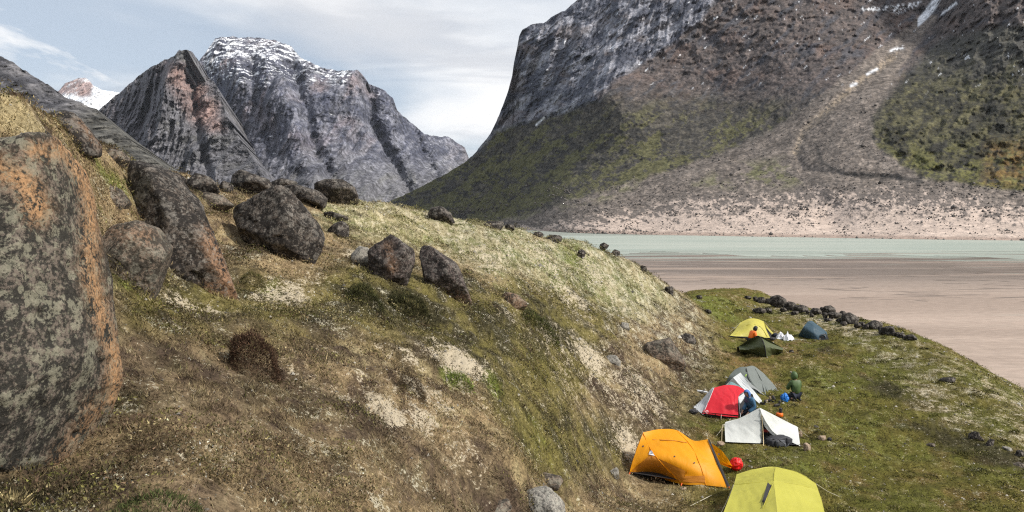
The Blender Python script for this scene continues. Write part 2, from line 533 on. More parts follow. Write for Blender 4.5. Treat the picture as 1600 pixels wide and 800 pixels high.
# plant cover: where each kind grows, in metres on the ground, seeded from what stands where in the photograph
SAND, STRAW, GREEN, DARK, MOSS, BROWN = range(6)
COVER_SPOTS = []
for kind, px, py, rpx, amt in [
        (SAND, 710, 575, 42, 1.0), (SAND, 600, 640, 34, 1.0), (SAND, 660, 655, 26, 0.9), (SAND, 545, 620, 26, 0.6), (SAND, 925, 560, 34, 0.75), (SAND, 960, 590, 22, 0.5), (SAND, 880, 590, 30, 0.5),
        (SAND, 440, 455, 42, 0.7), (SAND, 480, 440, 30, 0.5), (SAND, 290, 480, 26, 0.7), (SAND, 330, 480, 26, 0.5), (SAND, 560, 400, 24, 0.7),
        (SAND, 1000, 600, 36, 0.6), (SAND, 620, 760, 40, 0.4), (SAND, 340, 740, 50, 0.35), (SAND, 730, 700, 30, 0.5), (SAND, 985, 700, 26, 0.7), (SAND, 460, 575, 30, 0.5),
        (SAND, 760, 400, 50, 0.55), (SAND, 850, 400, 50, 0.5), (SAND, 700, 345, 60, 0.4), (SAND, 930, 430, 40, 0.6), (SAND, 890, 470, 40, 0.55), (SAND, 960, 470, 40, 0.45),
        (SAND, 1450, 620, 40, 0.32), (SAND, 1500, 640, 50, 0.42), (SAND, 1420, 570, 36, 0.28), (SAND, 1290, 500, 40, 0.49), (SAND, 1340, 515, 36, 0.49), (SAND, 1200, 485, 36, 0.35),
        (SAND, 1240, 488, 40, 0.42), (SAND, 1570, 650, 40, 0.35), (SAND, 1530, 600, 40, 0.35), (SAND, 1265, 571, 22, 0.32), (SAND, 1560, 760, 40, 0.17), (SAND, 1590, 625, 50, 0.35),
        (SAND, 650, 605, 60, .55), (SAND, 690, 640, 40, .55), (SAND, 560, 600, 46, .42), (SAND, 880, 556, 50, .45), (SAND, 985, 612, 40, .5), (SAND, 620, 570, 40, .42), (SAND, 760, 640, 40, .36), (SAND, 860, 440, 50, .4), (SAND, 800, 480, 40, .36),
        (STRAW, 620, 340, 90, .6), (STRAW, 720, 365, 80, .4), (STRAW, 540, 330, 60, .5),
        (STRAW, 560, 555, 50, .6), (STRAW, 1060, 500, 60, .5), (STRAW, 700, 600, 50, .4), (STRAW, 20, 175, 60, .9), (STRAW, 480, 780, 70, .35),
        (STRAW, 1000, 430, 60, .5), (STRAW, 1110, 530, 40, .5),
        (GREEN, 900, 410, 34, .9), (GREEN, 860, 430, 36, .7), (GREEN, 700, 590, 24, .8), (GREEN, 770, 605, 18, .9), (GREEN, 800, 370, 30, .5), (GREEN, 780, 430, 50, .5),
        (GREEN, 165, 270, 26, .9), (GREEN, 430, 445, 24, .7), (GREEN, 200, 450, 24, .6), (GREEN, 930, 440, 34, .7), (GREEN, 840, 690, 60, .4), (GREEN, 660, 380, 30, .5),
        (GREEN, 1110, 480, 50, .7), (GREEN, 1330, 535, 60, .4), (GREEN, 1300, 600, 80, .5), (GREEN, 1340, 670, 90, .5), (GREEN, 1250, 730, 60, .5), (GREEN, 1120, 470, 50, .6),
        (GREEN, 1420, 670, 50, .4), (GREEN, 1350, 720, 60, .4), (GREEN, 500, 790, 20, .4), (GREEN, 240, 790, 30, .5), (GREEN, 620, 560, 20, .4), (GREEN, 1540, 735, 50, .4),
        (DARK, 575, 465, 46, 1.0), (DARK, 620, 480, 40, 1.0), (DARK, 670, 490, 40, .9), (DARK, 760, 500, 44, .9), (DARK, 540, 450, 30, .8), (DARK, 840, 480, 30, .6),
        (DARK, 860, 510, 44, .8), (DARK, 800, 520, 50, .7), (DARK, 710, 530, 60, .7), (DARK, 640, 600, 26, .8), (DARK, 1500, 690, 46, .9), (DARK, 1560, 710, 40, .9), (DARK, 1390, 610, 30, .9),
        (DARK, 1400, 570, 36, .5), (DARK, 390, 610, 60, .5), (DARK, 250, 560, 50, .5), (DARK, 30, 700, 50, .9), (DARK, 30, 790, 60, .9), (DARK, 120, 780, 50, .5), (DARK, 430, 690, 60, .35),
        (DARK, 1070, 590, 36, .4), (DARK, 1090, 640, 40, .5), (DARK, 940, 670, 40, .4), (DARK, 1450, 720, 50, .3), (DARK, 850, 640, 60, .4), (DARK, 300, 390, 30, .6), (DARK, 1290, 545, 26, .6),
        (DARK, 1450, 680, 26, .6), (DARK, 1080, 545, 40, .4), (DARK, 1240, 700, 34, .5),
        (DARK, 330, 640, 60, .45), (DARK, 260, 690, 60, .45), (DARK, 220, 620, 50, .5), (DARK, 470, 640, 50, .4), (DARK, 520, 720, 60, .35), (DARK, 380, 760, 60, .35), (DARK, 600, 700, 60, .3), (DARK, 200, 780, 60, .45), (DARK, 320, 560, 50, .4), (DARK, 480, 500, 40, .45), (DARK, 700, 760, 60, .3), (DARK, 760, 690, 50, .3),
        (BROWN, 1210, 545, 50, .6), (BROWN, 1160, 570, 50, .7), (BROWN, 1230, 560, 40, .6), (BROWN, 1280, 560, 60, .4), (BROWN, 1270, 640, 40, .5), (BROWN, 1180, 620, 50, .4),
        (BROWN, 850, 770, 90, .5), (BROWN, 950, 770, 60, .4), (BROWN, 1330, 590, 50, .4), (BROWN, 1180, 510, 60, .4),
        (MOSS, 830, 560, 60, .6), (MOSS, 780, 650, 60, .5), (MOSS, 850, 700, 60, .6), (MOSS, 520, 440, 30, .6), (MOSS, 430, 520, 50, .5), (MOSS, 230, 470, 50, .6), (MOSS, 900, 520, 60, .4), (MOSS, 640, 500, 60, .5)]:
    q = G(px, py)
    COVER_SPOTS.append((kind, q.x, q.y, max(rpx / F * q.y, 0.15), amt))

C_SAND = np.array([.53, .455, .335])
C_STRAW = np.array([.335, .275, .15])
C_GREEN = np.array([.105, .125, .022])
C_DARK = np.array([.032, .028, .014])
C_MOSS = np.array([.13, .115, .026])
C_BROWN = np.array([.155, .095, .04])
C_LICHEN = np.array([.50, .47, .36])


def cover(x, y, full=False):
    """plant cover colour of the near ground at (x, y); also returns how pale and bare it is"""
    x, y = np.asarray(x, float), np.asarray(y, float)
    m = meadow_mask(x, y)
    r = np.hypot(x, y)
    # slow, middle and quick variation; the hill's growth is drawn out down the slope
    sx, sy = x * 0.9 + y * 0.35, y * 0.9 - x * 0.35
    zb = ground_base(x, y)
    n1 = fbm(sx * 0.35, sy * 0.35, 2.2 + zb * .5, 4)
    n2 = fbm(sx * 1.3, sy * 1.0, 7.2 + zb * 1.5, 4)
    n3 = fbm(sx * 3.2, sy * 2.6, 4.4 + zb * 3.4, 4, 0.6)
    n4 = fbm(x * 9.0, y * 9.0, 6.4 + zb * 9, 4, 0.75)
    hill = lerp3(np.array([.225, .165, .092]), np.array([.10, .074, .045]), sstep(-.26, .26, n1 + 0.8 * n2))
    hill = lerp3(hill, C_STRAW * 0.92, 0.6 * sstep(0.06, .42, n3 - 0.3 * n2))
    hill = lerp3(hill, np.array([.05, .034, .025]), 0.85 * sstep(0.04, .32, -n3 + 0.4 * n1 + .4 * n4))
    mead = lerp3(np.array([.104, .088, .02]), np.array([.086, .085, .017]), sstep(-.25, .25, n1))
    mead = lerp3(mead, np.array([.125, .08, .028]), 0.75 * sstep(0.02, .36, n2 + 0.35 * n3))
    mead = lerp3(mead, np.array([.048, .045, .013]), 0.65 * sstep(0.05, .35, -n3 - 0.2 * n1))
    mead = lerp3(mead, C_STRAW * 0.7, 0.4 * sstep(0.24, .5, n3 + n4 * 0.6))
    # where on the hill the moss and crowberry grow thick, and the pale lichen heath of its crown
    px_, py_ = project(x, y, zb)
    wz = 40 * n1 + 30 * n2
    mossy = poly_mask(px_ + wz, py_ + wz, [(190, 430), (420, 430), (560, 400), (700, 440), (880, 400), (1020, 450), (960, 520), (900, 640), (1010, 690), (960, 740), (820, 740), (760, 600), (560, 520), (330, 520), (200, 500)], 36)
    hill = lerp3(hill, lerp3(np.array([.115, .10, .03]), np.array([.036, .033, .016]), sstep(-.16, .2, n2 + .7 * n3)), .86 * mossy)
    hill = lerp3(hill, np.array([.24, .19, .095]), .6 * mossy * sstep(.12, .36, n3 + .6 * n4 - .2 * n1))
    crown = poly_mask(px_ + wz, py_ + .5 * wz, [(500, 300), (640, 310), (800, 350), (900, 370), (1010, 420), (1060, 480), (980, 490), (880, 430), (760, 420), (660, 385), (560, 370), (500, 340)], 24)
    hill = lerp3(hill, lerp3(np.array([.31, .275, .17]), np.array([.15, .165, .065]), sstep(-.25, .2, n2 + .3 * n1)), .85 * crown)
    hill = lerp3(hill, np.array([.50, .46, .34]), .75 * crown * sstep(.08, .34, n3 + .6 * n4))
    hill = lerp3(hill, np.array([.10, .105, .035]), .7 * crown * sstep(.12, .34, -n3 + .3 * n2))
    low = poly_mask(px_ + wz, py_ + wz, [(170, 520), (420, 560), (620, 650), (760, 720), (800, 830), (100, 830), (100, 640)], 40)
    hill = lerp3(hill, np.array([.085, .06, .045]), .55 * low * sstep(-.05, .3, -n2 + .5 * n3))
    c = lerp3(hill, mead, m)
    pale = 0.0 * x
    wob = 0.8 * n2 + 1.0 * n3 + 0.8 * n4
    for kind in (MOSS, BROWN, STRAW, GREEN, DARK, SAND):
        acc = np.zeros(x.size)
        xf, yf = x.ravel(), y.ravel()
        for k, qx, qy, rad, amt in COVER_SPOTS:
            if k == kind:
                # a spot seen at a slant stretches away from the camera, as far as the slope carries it
                ry = rad * (1.0 + 0.10 * min(qy, 20))
                s_ = np.nonzero((np.abs(xf - qx) < 2.3 * rad) & (np.abs(yf - qy) < 2.3 * ry))[0]
                d2 = ((xf[s_] - qx) / rad) ** 2 + ((yf[s_] - qy) / ry) ** 2
                acc[s_] = np.maximum(acc[s_], amt * np.exp(-d2 * 0.8))
        acc = acc.reshape(x.shape)
        gain = {SAND: 1.1, DARK: 1.0, GREEN: .9, STRAW: .6, MOSS: .9, BROWN: .8}[kind]
        msk = sstep(0.26, 0.72, acc + gain * 0.62 * wob - 0.06) * np.clip(acc * 1.9, 0, 1)
        colr = {SAND: C_SAND, STRAW: C_STRAW, GREEN: C_GREEN, DARK: C_DARK, MOSS: C_MOSS, BROWN: C_BROWN}[kind]
        if kind == SAND:
            bare = acc + 0.36 * wob
            pale = sstep(.3, .6, bare)
            continue
        c = lerp3(c, colr, msk * {SAND: .9, DARK: .85, GREEN: .8, STRAW: .75, MOSS: .75, BROWN: .75}[kind])
    # lichen crust scattered in flecks
    crest = sstep(24, 34, y) * (1 - m)
    edge = poly_mask(px_, py_, [(1190, 466), (1440, 533), (1610, 608), (1610, 700), (1500, 690), (1410, 600), (1300, 522), (1190, 492)], 20)
    fl = np.clip(.5 + .9 * n3 + .6 * n2 + .35 * crest - .12 * m + .32 * edge, 0, 1.3)
    c = lerp3(c, np.array([.24, .22, .12]), .3 * edge * sstep(-.1, .3, n2 + n3))
    c = c * (1 + 0.55 * n4)[..., None]
    if full:
        return np.clip(c, 0.008, 0.8), pale, bare, fl
    return np.clip(c, 0.008, 0.8), pale


def build_ground():
    az = np.radians(np.concatenate([np.linspace(-105, -41, 34)[:-1], np.linspace(-41, 41, 560), np.linspace(41, 105, 34)[1:]]))
    rr = np.exp(np.linspace(math.log(0.5), math.log(118), 450))
    Rg, Ag = np.meshgrid(rr, az, indexing='ij')
    x, y = Rg * np.sin(Ag), Rg * np.cos(Ag)
    z = ground_z(x, y)
    v = np.stack([x, y, z], -1).reshape(-1, 3)
    f = grid_faces(len(rr), len(az))[:, ::-1]
    # nothing of the sheet is needed far under the river bed
    keep = (v[f][:, :, 2] > -2.5).any(1)
    me = np_mesh('hill_and_meadow', v, f[keep])
    c, pale, bare, fl = cover(x, y, True)
    set_col(me, 'cover', c)
    set_val(me, 'bare', bare)
    set_val(me, 'lichen', fl)
    mt, t, out = new_mat('tundra_turf')
    g = t.node('ShaderNodeNewGeometry').outputs['Position']
    a = t.node('ShaderNodeAttribute', attribute_name='cover').outputs[0]
    ba = t.node('ShaderNodeAttribute', attribute_name='bare').outputs['Fac']
    li = t.node('ShaderNodeAttribute', attribute_name='lichen').outputs['Fac']
    n0 = t.noise(t.mapping(g, rot=(0, 0, .4), scale=(1, .6, 1)), 7.0, 6, .68)
    n1 = t.noise(g, 24.0, 6, .7)
    n2 = t.noise(g, 95.0, 4, .65)
    nn = t.math('ADD', t.math('MULTIPLY', n1, .5), t.math('ADD', t.math('MULTIPLY', n0, .3), t.math('MULTIPLY', n2, .2)))
    f = t.ramp(nn, .38, .63, .28, 2.0, smooth=False)
    c_ = t.mix(1.0, a, t.node('ShaderNodeCombineColor', {0: f, 1: f, 2: f}).outputs[0], 'MULTIPLY')
    lk = t.math('ADD', t.math('MULTIPLY', t.math('SUBTRACT', li, .5), .16), t.math('ADD', t.math('MULTIPLY', n1, .65), t.math('MULTIPLY', n0, .35)))
    c_ = t.mix(t.math('MULTIPLY', t.ramp(lk, .575, .625), .85), c_, tuple(C_LICHEN))
    sm = t.math('ADD', ba, t.math('MULTIPLY', t.math('SUBTRACT', t.math('ADD', t.math('MULTIPLY', n1, .55), t.math('MULTIPLY', n0, .45)), .5), 4.4))
    sandc = t.mix(n2, tuple(C_SAND * .62), tuple(C_SAND * 1.15))
    c_ = t.mix(t.math('MULTIPLY', t.ramp(sm, .46, .66), .9), c_, sandc)
    p = t.node('ShaderNodeBsdfPrincipled', {'Base Color': c_, 'Roughness': .95, 'Normal': bump(t, nn, 1.0, .05)})
    p.inputs['Specular IOR Level'].default_value = .12
    t.put(out.inputs[0], p.outputs[0])
    o = link_mesh('ground', me, mt)
    tag(o, kind='structure')
    return o


ground = build_ground()


TENT_FEET = []


def in_tent(x, y):
    """inside the footprint of a tent"""
    r = np.zeros(x.shape, bool)
    for P in TENT_FEET:
        c = P.mean(0)
        near = np.nonzero(np.hypot(x - c[0], y - c[1]) < 3.0)[0]
        ins = np.zeros(len(near), bool)
        for i in range(len(P)):
            a, b = P[i], P[(i + 1) % len(P)]
            cond = ((a[1] > y[near]) != (b[1] > y[near])) & (x[near] < (b[0] - a[0]) * (y[near] - a[1]) / (b[1] - a[1] + 1e-9) + a[0])
            ins ^= cond
        r[near] |= ins
    return r


def build_turf():
    """matted grass, sedge and heath stems: short blades lying every way, coloured by the plant they belong to"""
    N = 330000
    rs = np.random.RandomState(5)
    az = np.radians(rs.uniform(-39.5, 39.5, N))
    u = rs.rand(N)
    r = np.exp(math.log(2.6) + (math.log(70) - math.log(2.6)) * u ** 0.8)
    x, y = r * np.sin(az), r * np.cos(az)
    z = ground_z(x, y)
    px, py = project(x, y, z)
    c, pale = cover(x, y)
    lum = c.mean(1)
    ok = (z > 2.0) & (py < 840) & (rs.rand(N) > pale * 0.5) & ~in_tent(x, y)
    x, y, z, r, c, pale = x[ok], y[ok], z[ok], r[ok], c[ok], pale[ok]
    tus = pnoise(x * 2.6, y * 2.6, 4.0) + .7 * pnoise(x * 7.0, y * 7.0, 9.0)      # blades stand in tufts with gaps between
    kp = rs.rand(len(x)) < sstep(-.55, .35, tus) * .9 + .1
    x, y, z, r, c, pale, tus = x[kp], y[kp], z[kp], r[kp], c[kp], pale[kp], tus[kp]
    n = len(x)
    m = meadow_mask(x, y)
    K = 3
    allv, allc = [], []
    for k in range(K):
        ang = rs.uniform(0, 2 * np.pi, n)
        lean = rs.uniform(0.5, 1.5, n)
        hgt = rs.uniform(0.02, 0.062, n) * np.clip(0.8 + r * 0.02, 0.8, 2.0) * (1 - 0.25 * m) * np.clip(1 + .9 * tus, .5, 1.9)
        wid = np.clip(r * 0.0005, 0.0013, 0.02) * rs.uniform(0.7, 1.5, n)
        jx, jy = rs.normal(0, 0.03, (2, n)) * np.clip(r / 5, 0.6, 3)
        bx, by = x + jx, y + jy
        bz = z - 0.012
        dx, dy = np.cos(ang), np.sin(ang)
        sx, sy = -dy * wid, dx * wid
        tip = np.stack([bx + dx * lean * hgt * 1.3, by + dy * lean * hgt * 1.3, bz + hgt * np.maximum(1.25 - 0.75 * lean, 0.2) + 0.016], 1)
        allv.append(np.stack([np.stack([bx - sx, by - sy, bz], 1), np.stack([bx + sx, by + sy, bz], 1), tip], 1))
        f = np.exp(rs.normal(0.02, 0.5, n))[:, None]
        cc = c * f
        dry = (rs.rand(n) < 0.16 - 0.08 * m)[:, None]
        cc = np.where(dry, cc * 0.4 + C_STRAW * np.where(m[:, None] > .5, .4, .7), cc)
        gr = (rs.rand(n) < 0.04 + 0.05 * m)[:, None]
        cc = np.where(gr, cc * 0.5 + C_GREEN * 0.5, cc)
        allc.append(np.repeat(np.clip(cc, 0.008, 0.75)[:, None, :], 3, 1))
    v = np.concatenate(allv).reshape(-1, 3)
    c = np.concatenate(allc).reshape(-1, 3)
    f = np.arange(len(v)).reshape(-1, 3)
    me = np_mesh('turf', v, f)
    set_col(me, 'cover', c)
    mt, t, out = new_mat('grass_blade')
    a = t.node('ShaderNodeAttribute', attribute_name='cover')
    p = t.node('ShaderNodeBsdfPrincipled', {'Base Color': a.outputs[0], 'Roughness': 0.8})
    p.inputs['Specular IOR Level'].default_value = 0.15
    tr = t.node('ShaderNodeBsdfTranslucent', {'Color': a.outputs[0]})
    mx = t.node('ShaderNodeMixShader', {0: 0.25, 1: p.outputs[0], 2: tr.outputs[0]})
    t.put(out.inputs[0], mx.outputs[0])
    o = link_mesh('grass', me, mt, smooth=False)
    tag(o, kind='stuff')


def build_heath():
    """low cushions of crowberry, heather, moss and lichen that break the turf into clumps: more than anyone could count"""
    rs = np.random.RandomState(41)
    n = 12000
    a = np.radians(rs.uniform(-39, 39, n))
    r = np.exp(math.log(3.2) + (math.log(58) - math.log(3.2)) * rs.rand(n) ** .75)
    x, y = r * np.sin(a), r * np.cos(a)
    z = ground_z(x, y)
    c, pale = cover(x, y)
    m = meadow_mask(x, y)
    px, py = project(x, y, z)
    grp = pnoise(x * .55, y * .55, 15.0) + .6 * pnoise(x * 1.7, y * 1.7, 19.0)
    ok = (z > 2.5) & (py < 830) & ~in_tent(x, y) & (rs.rand(n) < sstep(-.25, .45, grp) * (1 - .55 * m) * (1 - .8 * pale) * np.where(r < 9, .75, 1.0))
    x, y, z, r, c, m, px, py = (q[ok] for q in (x, y, z, r, c, m, px, py))
    n = len(x)
    crown = poly_mask(px, py, [(480, 290), (640, 300), (800, 345), (900, 365), (1010, 415), (1080, 490), (980, 500), (880, 440), (760, 425), (660, 395), (560, 380), (480, 340)], 20)
    pick = rs.rand(n)
    kinds = np.array([(.034, .028, .016), (.05, .05, .018), (.10, .10, .025), (.07, .042, .028), (.30, .25, .13), (.40, .38, .29)])
    k = np.where(pick < .30, 0, np.where(pick < .52, 1, np.where(pick < .68, 2, np.where(pick < .84, 3, np.where(pick < .94, 4, 5)))))
    k = np.where((crown > .5) & (rs.rand(n) < .65), rs.choice([4, 5, 2, 4], n), k)
    k = np.where((m > .5) & (k == 3), 2, k)
    col = .72 * kinds[k] + .28 * c
    Rr = rs.uniform(.12, .46, n) * np.clip(.65 + r * .022, .7, 1.6) * (1 - .3 * m)
    Hh = Rr * rs.uniform(.32, .65, n) * np.where(k == 5, .4, 1.0) * (1 - .35 * m)
    K = 90
    th = rs.uniform(0, 2 * np.pi, (n, K))
    rad = np.sqrt(rs.rand(n, K)) * (1 + .35 * np.sin(th * 2 + rs.rand(n, 1) * 6) * rs.rand(n, 1))
    bx, by = x[:, None] + Rr[:, None] * rad * np.cos(th), y[:, None] + Rr[:, None] * rad * np.sin(th) * 1.15
    dz = ground_z(bx.ravel(), by.ravel()).reshape(n, K)
    bz = dz + Hh[:, None] * np.maximum(1 - rad ** 2, 0) - .01
    L = (np.clip(.012 + r * .0011, .014, .07))[:, None] * rs.uniform(.7, 1.6, (n, K))
    o = np.stack([np.cos(th) * rad * .9, np.sin(th) * rad * .9, np.ones_like(th) * .7], -1) + rs.normal(0, .55, (n, K, 3))
    o /= np.linalg.norm(o, axis=2)[..., None]
    sd = np.cross(o, rs.normal(size=(n, K, 3)))
    sd /= np.linalg.norm(sd, axis=2)[..., None]
    wd = (L * rs.uniform(.16, .34, (n, K)))[..., None]
    p = np.stack([bx, by, bz], -1)
    v = np.stack([p - sd * wd, p + sd * wd, p + o * L[..., None]], 2).reshape(-1, 3)
    cc = np.clip(col[:, None, :] * np.exp(rs.normal(0, .45, (n, K)))[..., None], .006, .6)
    me = np_mesh('heath', v, np.arange(len(v)).reshape(-1, 3))
    set_col(me, 'cover', np.repeat(cc.reshape(-1, 3), 3, 0))
    tag(link_mesh('heath', me, M_LEAF, smooth=False), kind='stuff')


def build_gravel():
    """small stones and lichen crumbs washed out on the bare patches and strewn thinly elsewhere"""
    rs = np.random.RandomState(77)
    n = 60000
    a = np.radians(rs.uniform(-39, 39, n))
    r = np.exp(rs.uniform(math.log(2.8), math.log(62), n))
    x, y = r * np.sin(a), r * np.cos(a)
    c, pale = cover(x, y)
    z = ground_z(x, y)
    ok = (rs.rand(n) < .10 + .75 * pale) & (z > 2) & ~in_tent(x, y)
    x, y, z, r = x[ok], y[ok], z[ok], r[ok]
    n = len(x)
    base = np.array([(1, 0, 0), (-.5, .87, 0), (-.5, -.87, 0), (.1, 0, .8), (0, 0, -.5)])
    tri = np.array([(0, 1, 3), (1, 2, 3), (2, 0, 3)])
    s = (np.clip(r * .0011, .004, .05) * rs.lognormal(0, .45, n))[:, None, None]
    th = rs.rand(n) * 6.28
    M = np.zeros((n, 3, 3))
    M[:, 0, 0], M[:, 0, 1], M[:, 1, 0], M[:, 1, 1], M[:, 2, 2] = np.cos(th), -np.sin(th), np.sin(th), np.cos(th), 1
    q = np.einsum('nvk,njk->nvj', base[None] * rs.uniform(.6, 1.4, (n, 5, 3)), M) * s + np.stack([x, y, z], 1)[:, None, :]
    q[:, :, 2] += s[:, :, 0] * .3
    g = np.where(rs.rand(n) < .6, rs.uniform(.22, .42, n), rs.uniform(.05, .2, n))[:, None, None] * np.array([1, .92, .78])
    me = np_mesh('gravel', q.reshape(-1, 3), (tri[None] + 5 * np.arange(n)[:, None, None]).reshape(-1, 3))
    set_col(me, 'cover', np.repeat(g, 5, 1))
    tag(link_mesh('gravel', me, attr_mat('gravel_stone', 'cover', (20., 60.), .25, .01, .3, .95), smooth=False), kind='stuff')


# ------------------------------------------------------------------ valley floor and river
def sheet_polar(name, y0, y1, nr, nc, x_of, z):
    pass


def build_valley():
    rr = np.concatenate([[0.0], np.exp(np.linspace(math.log(20), math.log(16000), 90))])
    az = np.radians(np.linspace(-180, 180, 121))
    Rg, Ag = np.meshgrid(rr, az, indexing='ij')
    v = np.stack([Rg * np.sin(Ag), Rg * np.cos(Ag), 0 * Rg], -1).reshape(-1, 3)
    me = np_mesh('valley_floor', v, grid_faces(len(rr), len(az))[:, ::-1])
    m, t, out = new_mat('river_mud')
    g = t.node('ShaderNodeNewGeometry').outputs['Position']
    sx = t.node('ShaderNodeSeparateXYZ', {0: g})
    streak = t.noise(t.mapping(g, scale=(0.006, 0.05, 1), rot=(0, 0, 0.06)), 1.0, 6, 0.62, 0.5)
    streak2 = t.noise(t.mapping(g, scale=(0.02, 0.22, 1), rot=(0, 0, -0.05)), 1.0, 5, 0.6, 0.4)
    ripple = t.noise(t.mapping(g, scale=(0.55, 1.5, 1)), 1.0, 5, 0.62)
    wetzone = t.ramp(sx.outputs[1], 110.0, 190.0)
    wet = t.math('MULTIPLY', t.ramp(t.math('ADD', t.math('MULTIPLY', streak, 0.65), t.math('MULTIPLY', streak2, 0.35)), 0.40, 0.52), wetzone)
    patch = t.ramp(streak2, 0.48, 0.66)
    c = t.mix(t.ramp(streak, 0.36, 0.64), (0.30, 0.232, 0.188), (0.395, 0.312, 0.256))
    c = t.mix(t.math('MULTIPLY', patch, 0.25), c, (0.32, 0.235, 0.19))
    c = t.mix(t.math('MULTIPLY', wet, 0.9), c, (0.165, 0.135, 0.118))
    chan = t.ramp(t.math('ABSOLUTE', t.math('SUBTRACT', t.noise(t.mapping(g, scale=(0.011, 0.045, 1), loc=(4, 1, 0)), 1.0, 4, 0.6, 0.3), 0.5)), 0.0, 0.012, 1.0, 0.0)
    chan = t.math('MULTIPLY', chan, t.math('MULTIPLY', t.ramp(sx.outputs[1], 90, 120), 0.8))
    c = t.mix(chan, c, (0.12, 0.095, 0.08))
    fz = t.noise(t.mapping(g, scale=(0.010, 0.075, 1), loc=(2, 7, 0), rot=(0, 0, 0.03)), 1.0, 6, 0.6, 0.4)
    film = t.ramp(t.math('ADD', fz, t.ramp(sx.outputs[1], 160.0, 330.0, -0.20, 0.15, smooth=False)), 0.50, 0.555)
    c = t.mix(t.math('MULTIPLY', film, 0.8), c, (0.34, 0.39, 0.345))
    n = t.math('ADD', t.math('MULTIPLY', ripple, 0.6), t.math('MULTIPLY', streak2, 0.4))
    b = bump(t, n, 0.35, 0.10)
    f = t.ramp(ripple, 0.34, 0.66, 0.84, 1.14, smooth=False)  # ripple sheen painted into the mud colour
    c = t.mix(1.0, c, t.node('ShaderNodeCombineColor', {0: f, 1: f, 2: f}).outputs[0], 'MULTIPLY')
    p = t.node('ShaderNodeBsdfPrincipled', {'Base Color': c, 'Roughness': t.math('SUBTRACT', 0.64, t.math('MULTIPLY', t.math('MAXIMUM', film, wet), 0.3)), 'Normal': b})
    p.inputs['Specular IOR Level'].default_value = 0.3
    t.put(out.inputs[0], p.outputs[0])
    tag(link_mesh('valley_floor', me, m), kind='structure')

    # the milky river beyond the bars; its near edge breaks into tongues
    xs = np.linspace(-900, 1500, 900)
    base = np.interp(xs, [-900, -100, 30, 120, 300, 1500], [420, 330, 305, 275, 228, 225])
    n = base + 150 * fbm(xs * 0.016, 2.0 + 0 * xs, 0, 6, 0.66) + 26 * pnoise(xs * 0.006, 9.0)
    rows = [n + (760 - n) * t for t in np.linspace(0, 1, 12) ** 1.5]
    v = np.stack([np.stack([xs, rw, np.full_like(xs, 0.05)], 1) for rw in rows]).reshape(-1, 3)
    me = np_mesh('river', v, grid_faces(len(rows), len(xs)))
    m, t, out = new_mat('glacial_water')
    g = t.node('ShaderNodeNewGeometry').outputs['Position']
    wv = t.noise(t.mapping(g, scale=(0.12, 0.5, 1)), 1.0, 5, 0.6)
    big = t.noise(t.mapping(g, scale=(0.005, 0.035, 1)), 1.0, 4, 0.55, 0.3)
    c = t.mix(t.ramp(big, 0.35, 0.66), (0.36, 0.42, 0.375), (0.46, 0.50, 0.445))
    p = t.node('ShaderNodeBsdfPrincipled', {'Base Color': c, 'Roughness': 0.32, 'Normal': bump(t, wv, 0.35, 0.25)})
    p.inputs['IOR'].default_value = 1.33
    t.put(out.inputs[0], p.outputs[0])
    tag(link_mesh('river', me, m), kind='structure')

    # long low mud bars lying in the shallows
    rs = np.random.RandomState(3)
    vv, ff = [], []
    for k in range(60):
        yb = rs.uniform(228, 330)
        cx0 = rs.uniform(-20, 320)
        L, Wd = rs.uniform(15, 90), rs.uniform(.8, 3.6)
        if yb < np.interp(cx0, xs, n):
            continue
        a = np.linspace(0, 2 * np.pi, 40, endpoint=False)
        wob = 1 + 0.35 * pnoise(np.cos(a) * 1.5 + k * 5, np.sin(a) * 1.5, k)
        px_, py_ = cx0 + L * np.cos(a) * wob, yb + Wd * np.sin(a) * wob + 0.05 * L * np.cos(a)
        o0 = len(vv)
        vv += [(cx0, yb, 0.16)] + [(p_, q_, 0.045) for p_, q_ in zip(px_, py_)]
        ff += [(o0, o0 + 1 + i, o0 + 1 + (i + 1) % 40) for i in range(40)]
    me = np_mesh('mud_bars', vv, ff)
    tag(link_mesh('mud_bars', me, bpy.data.materials['river_mud']), kind='structure')


build_valley()


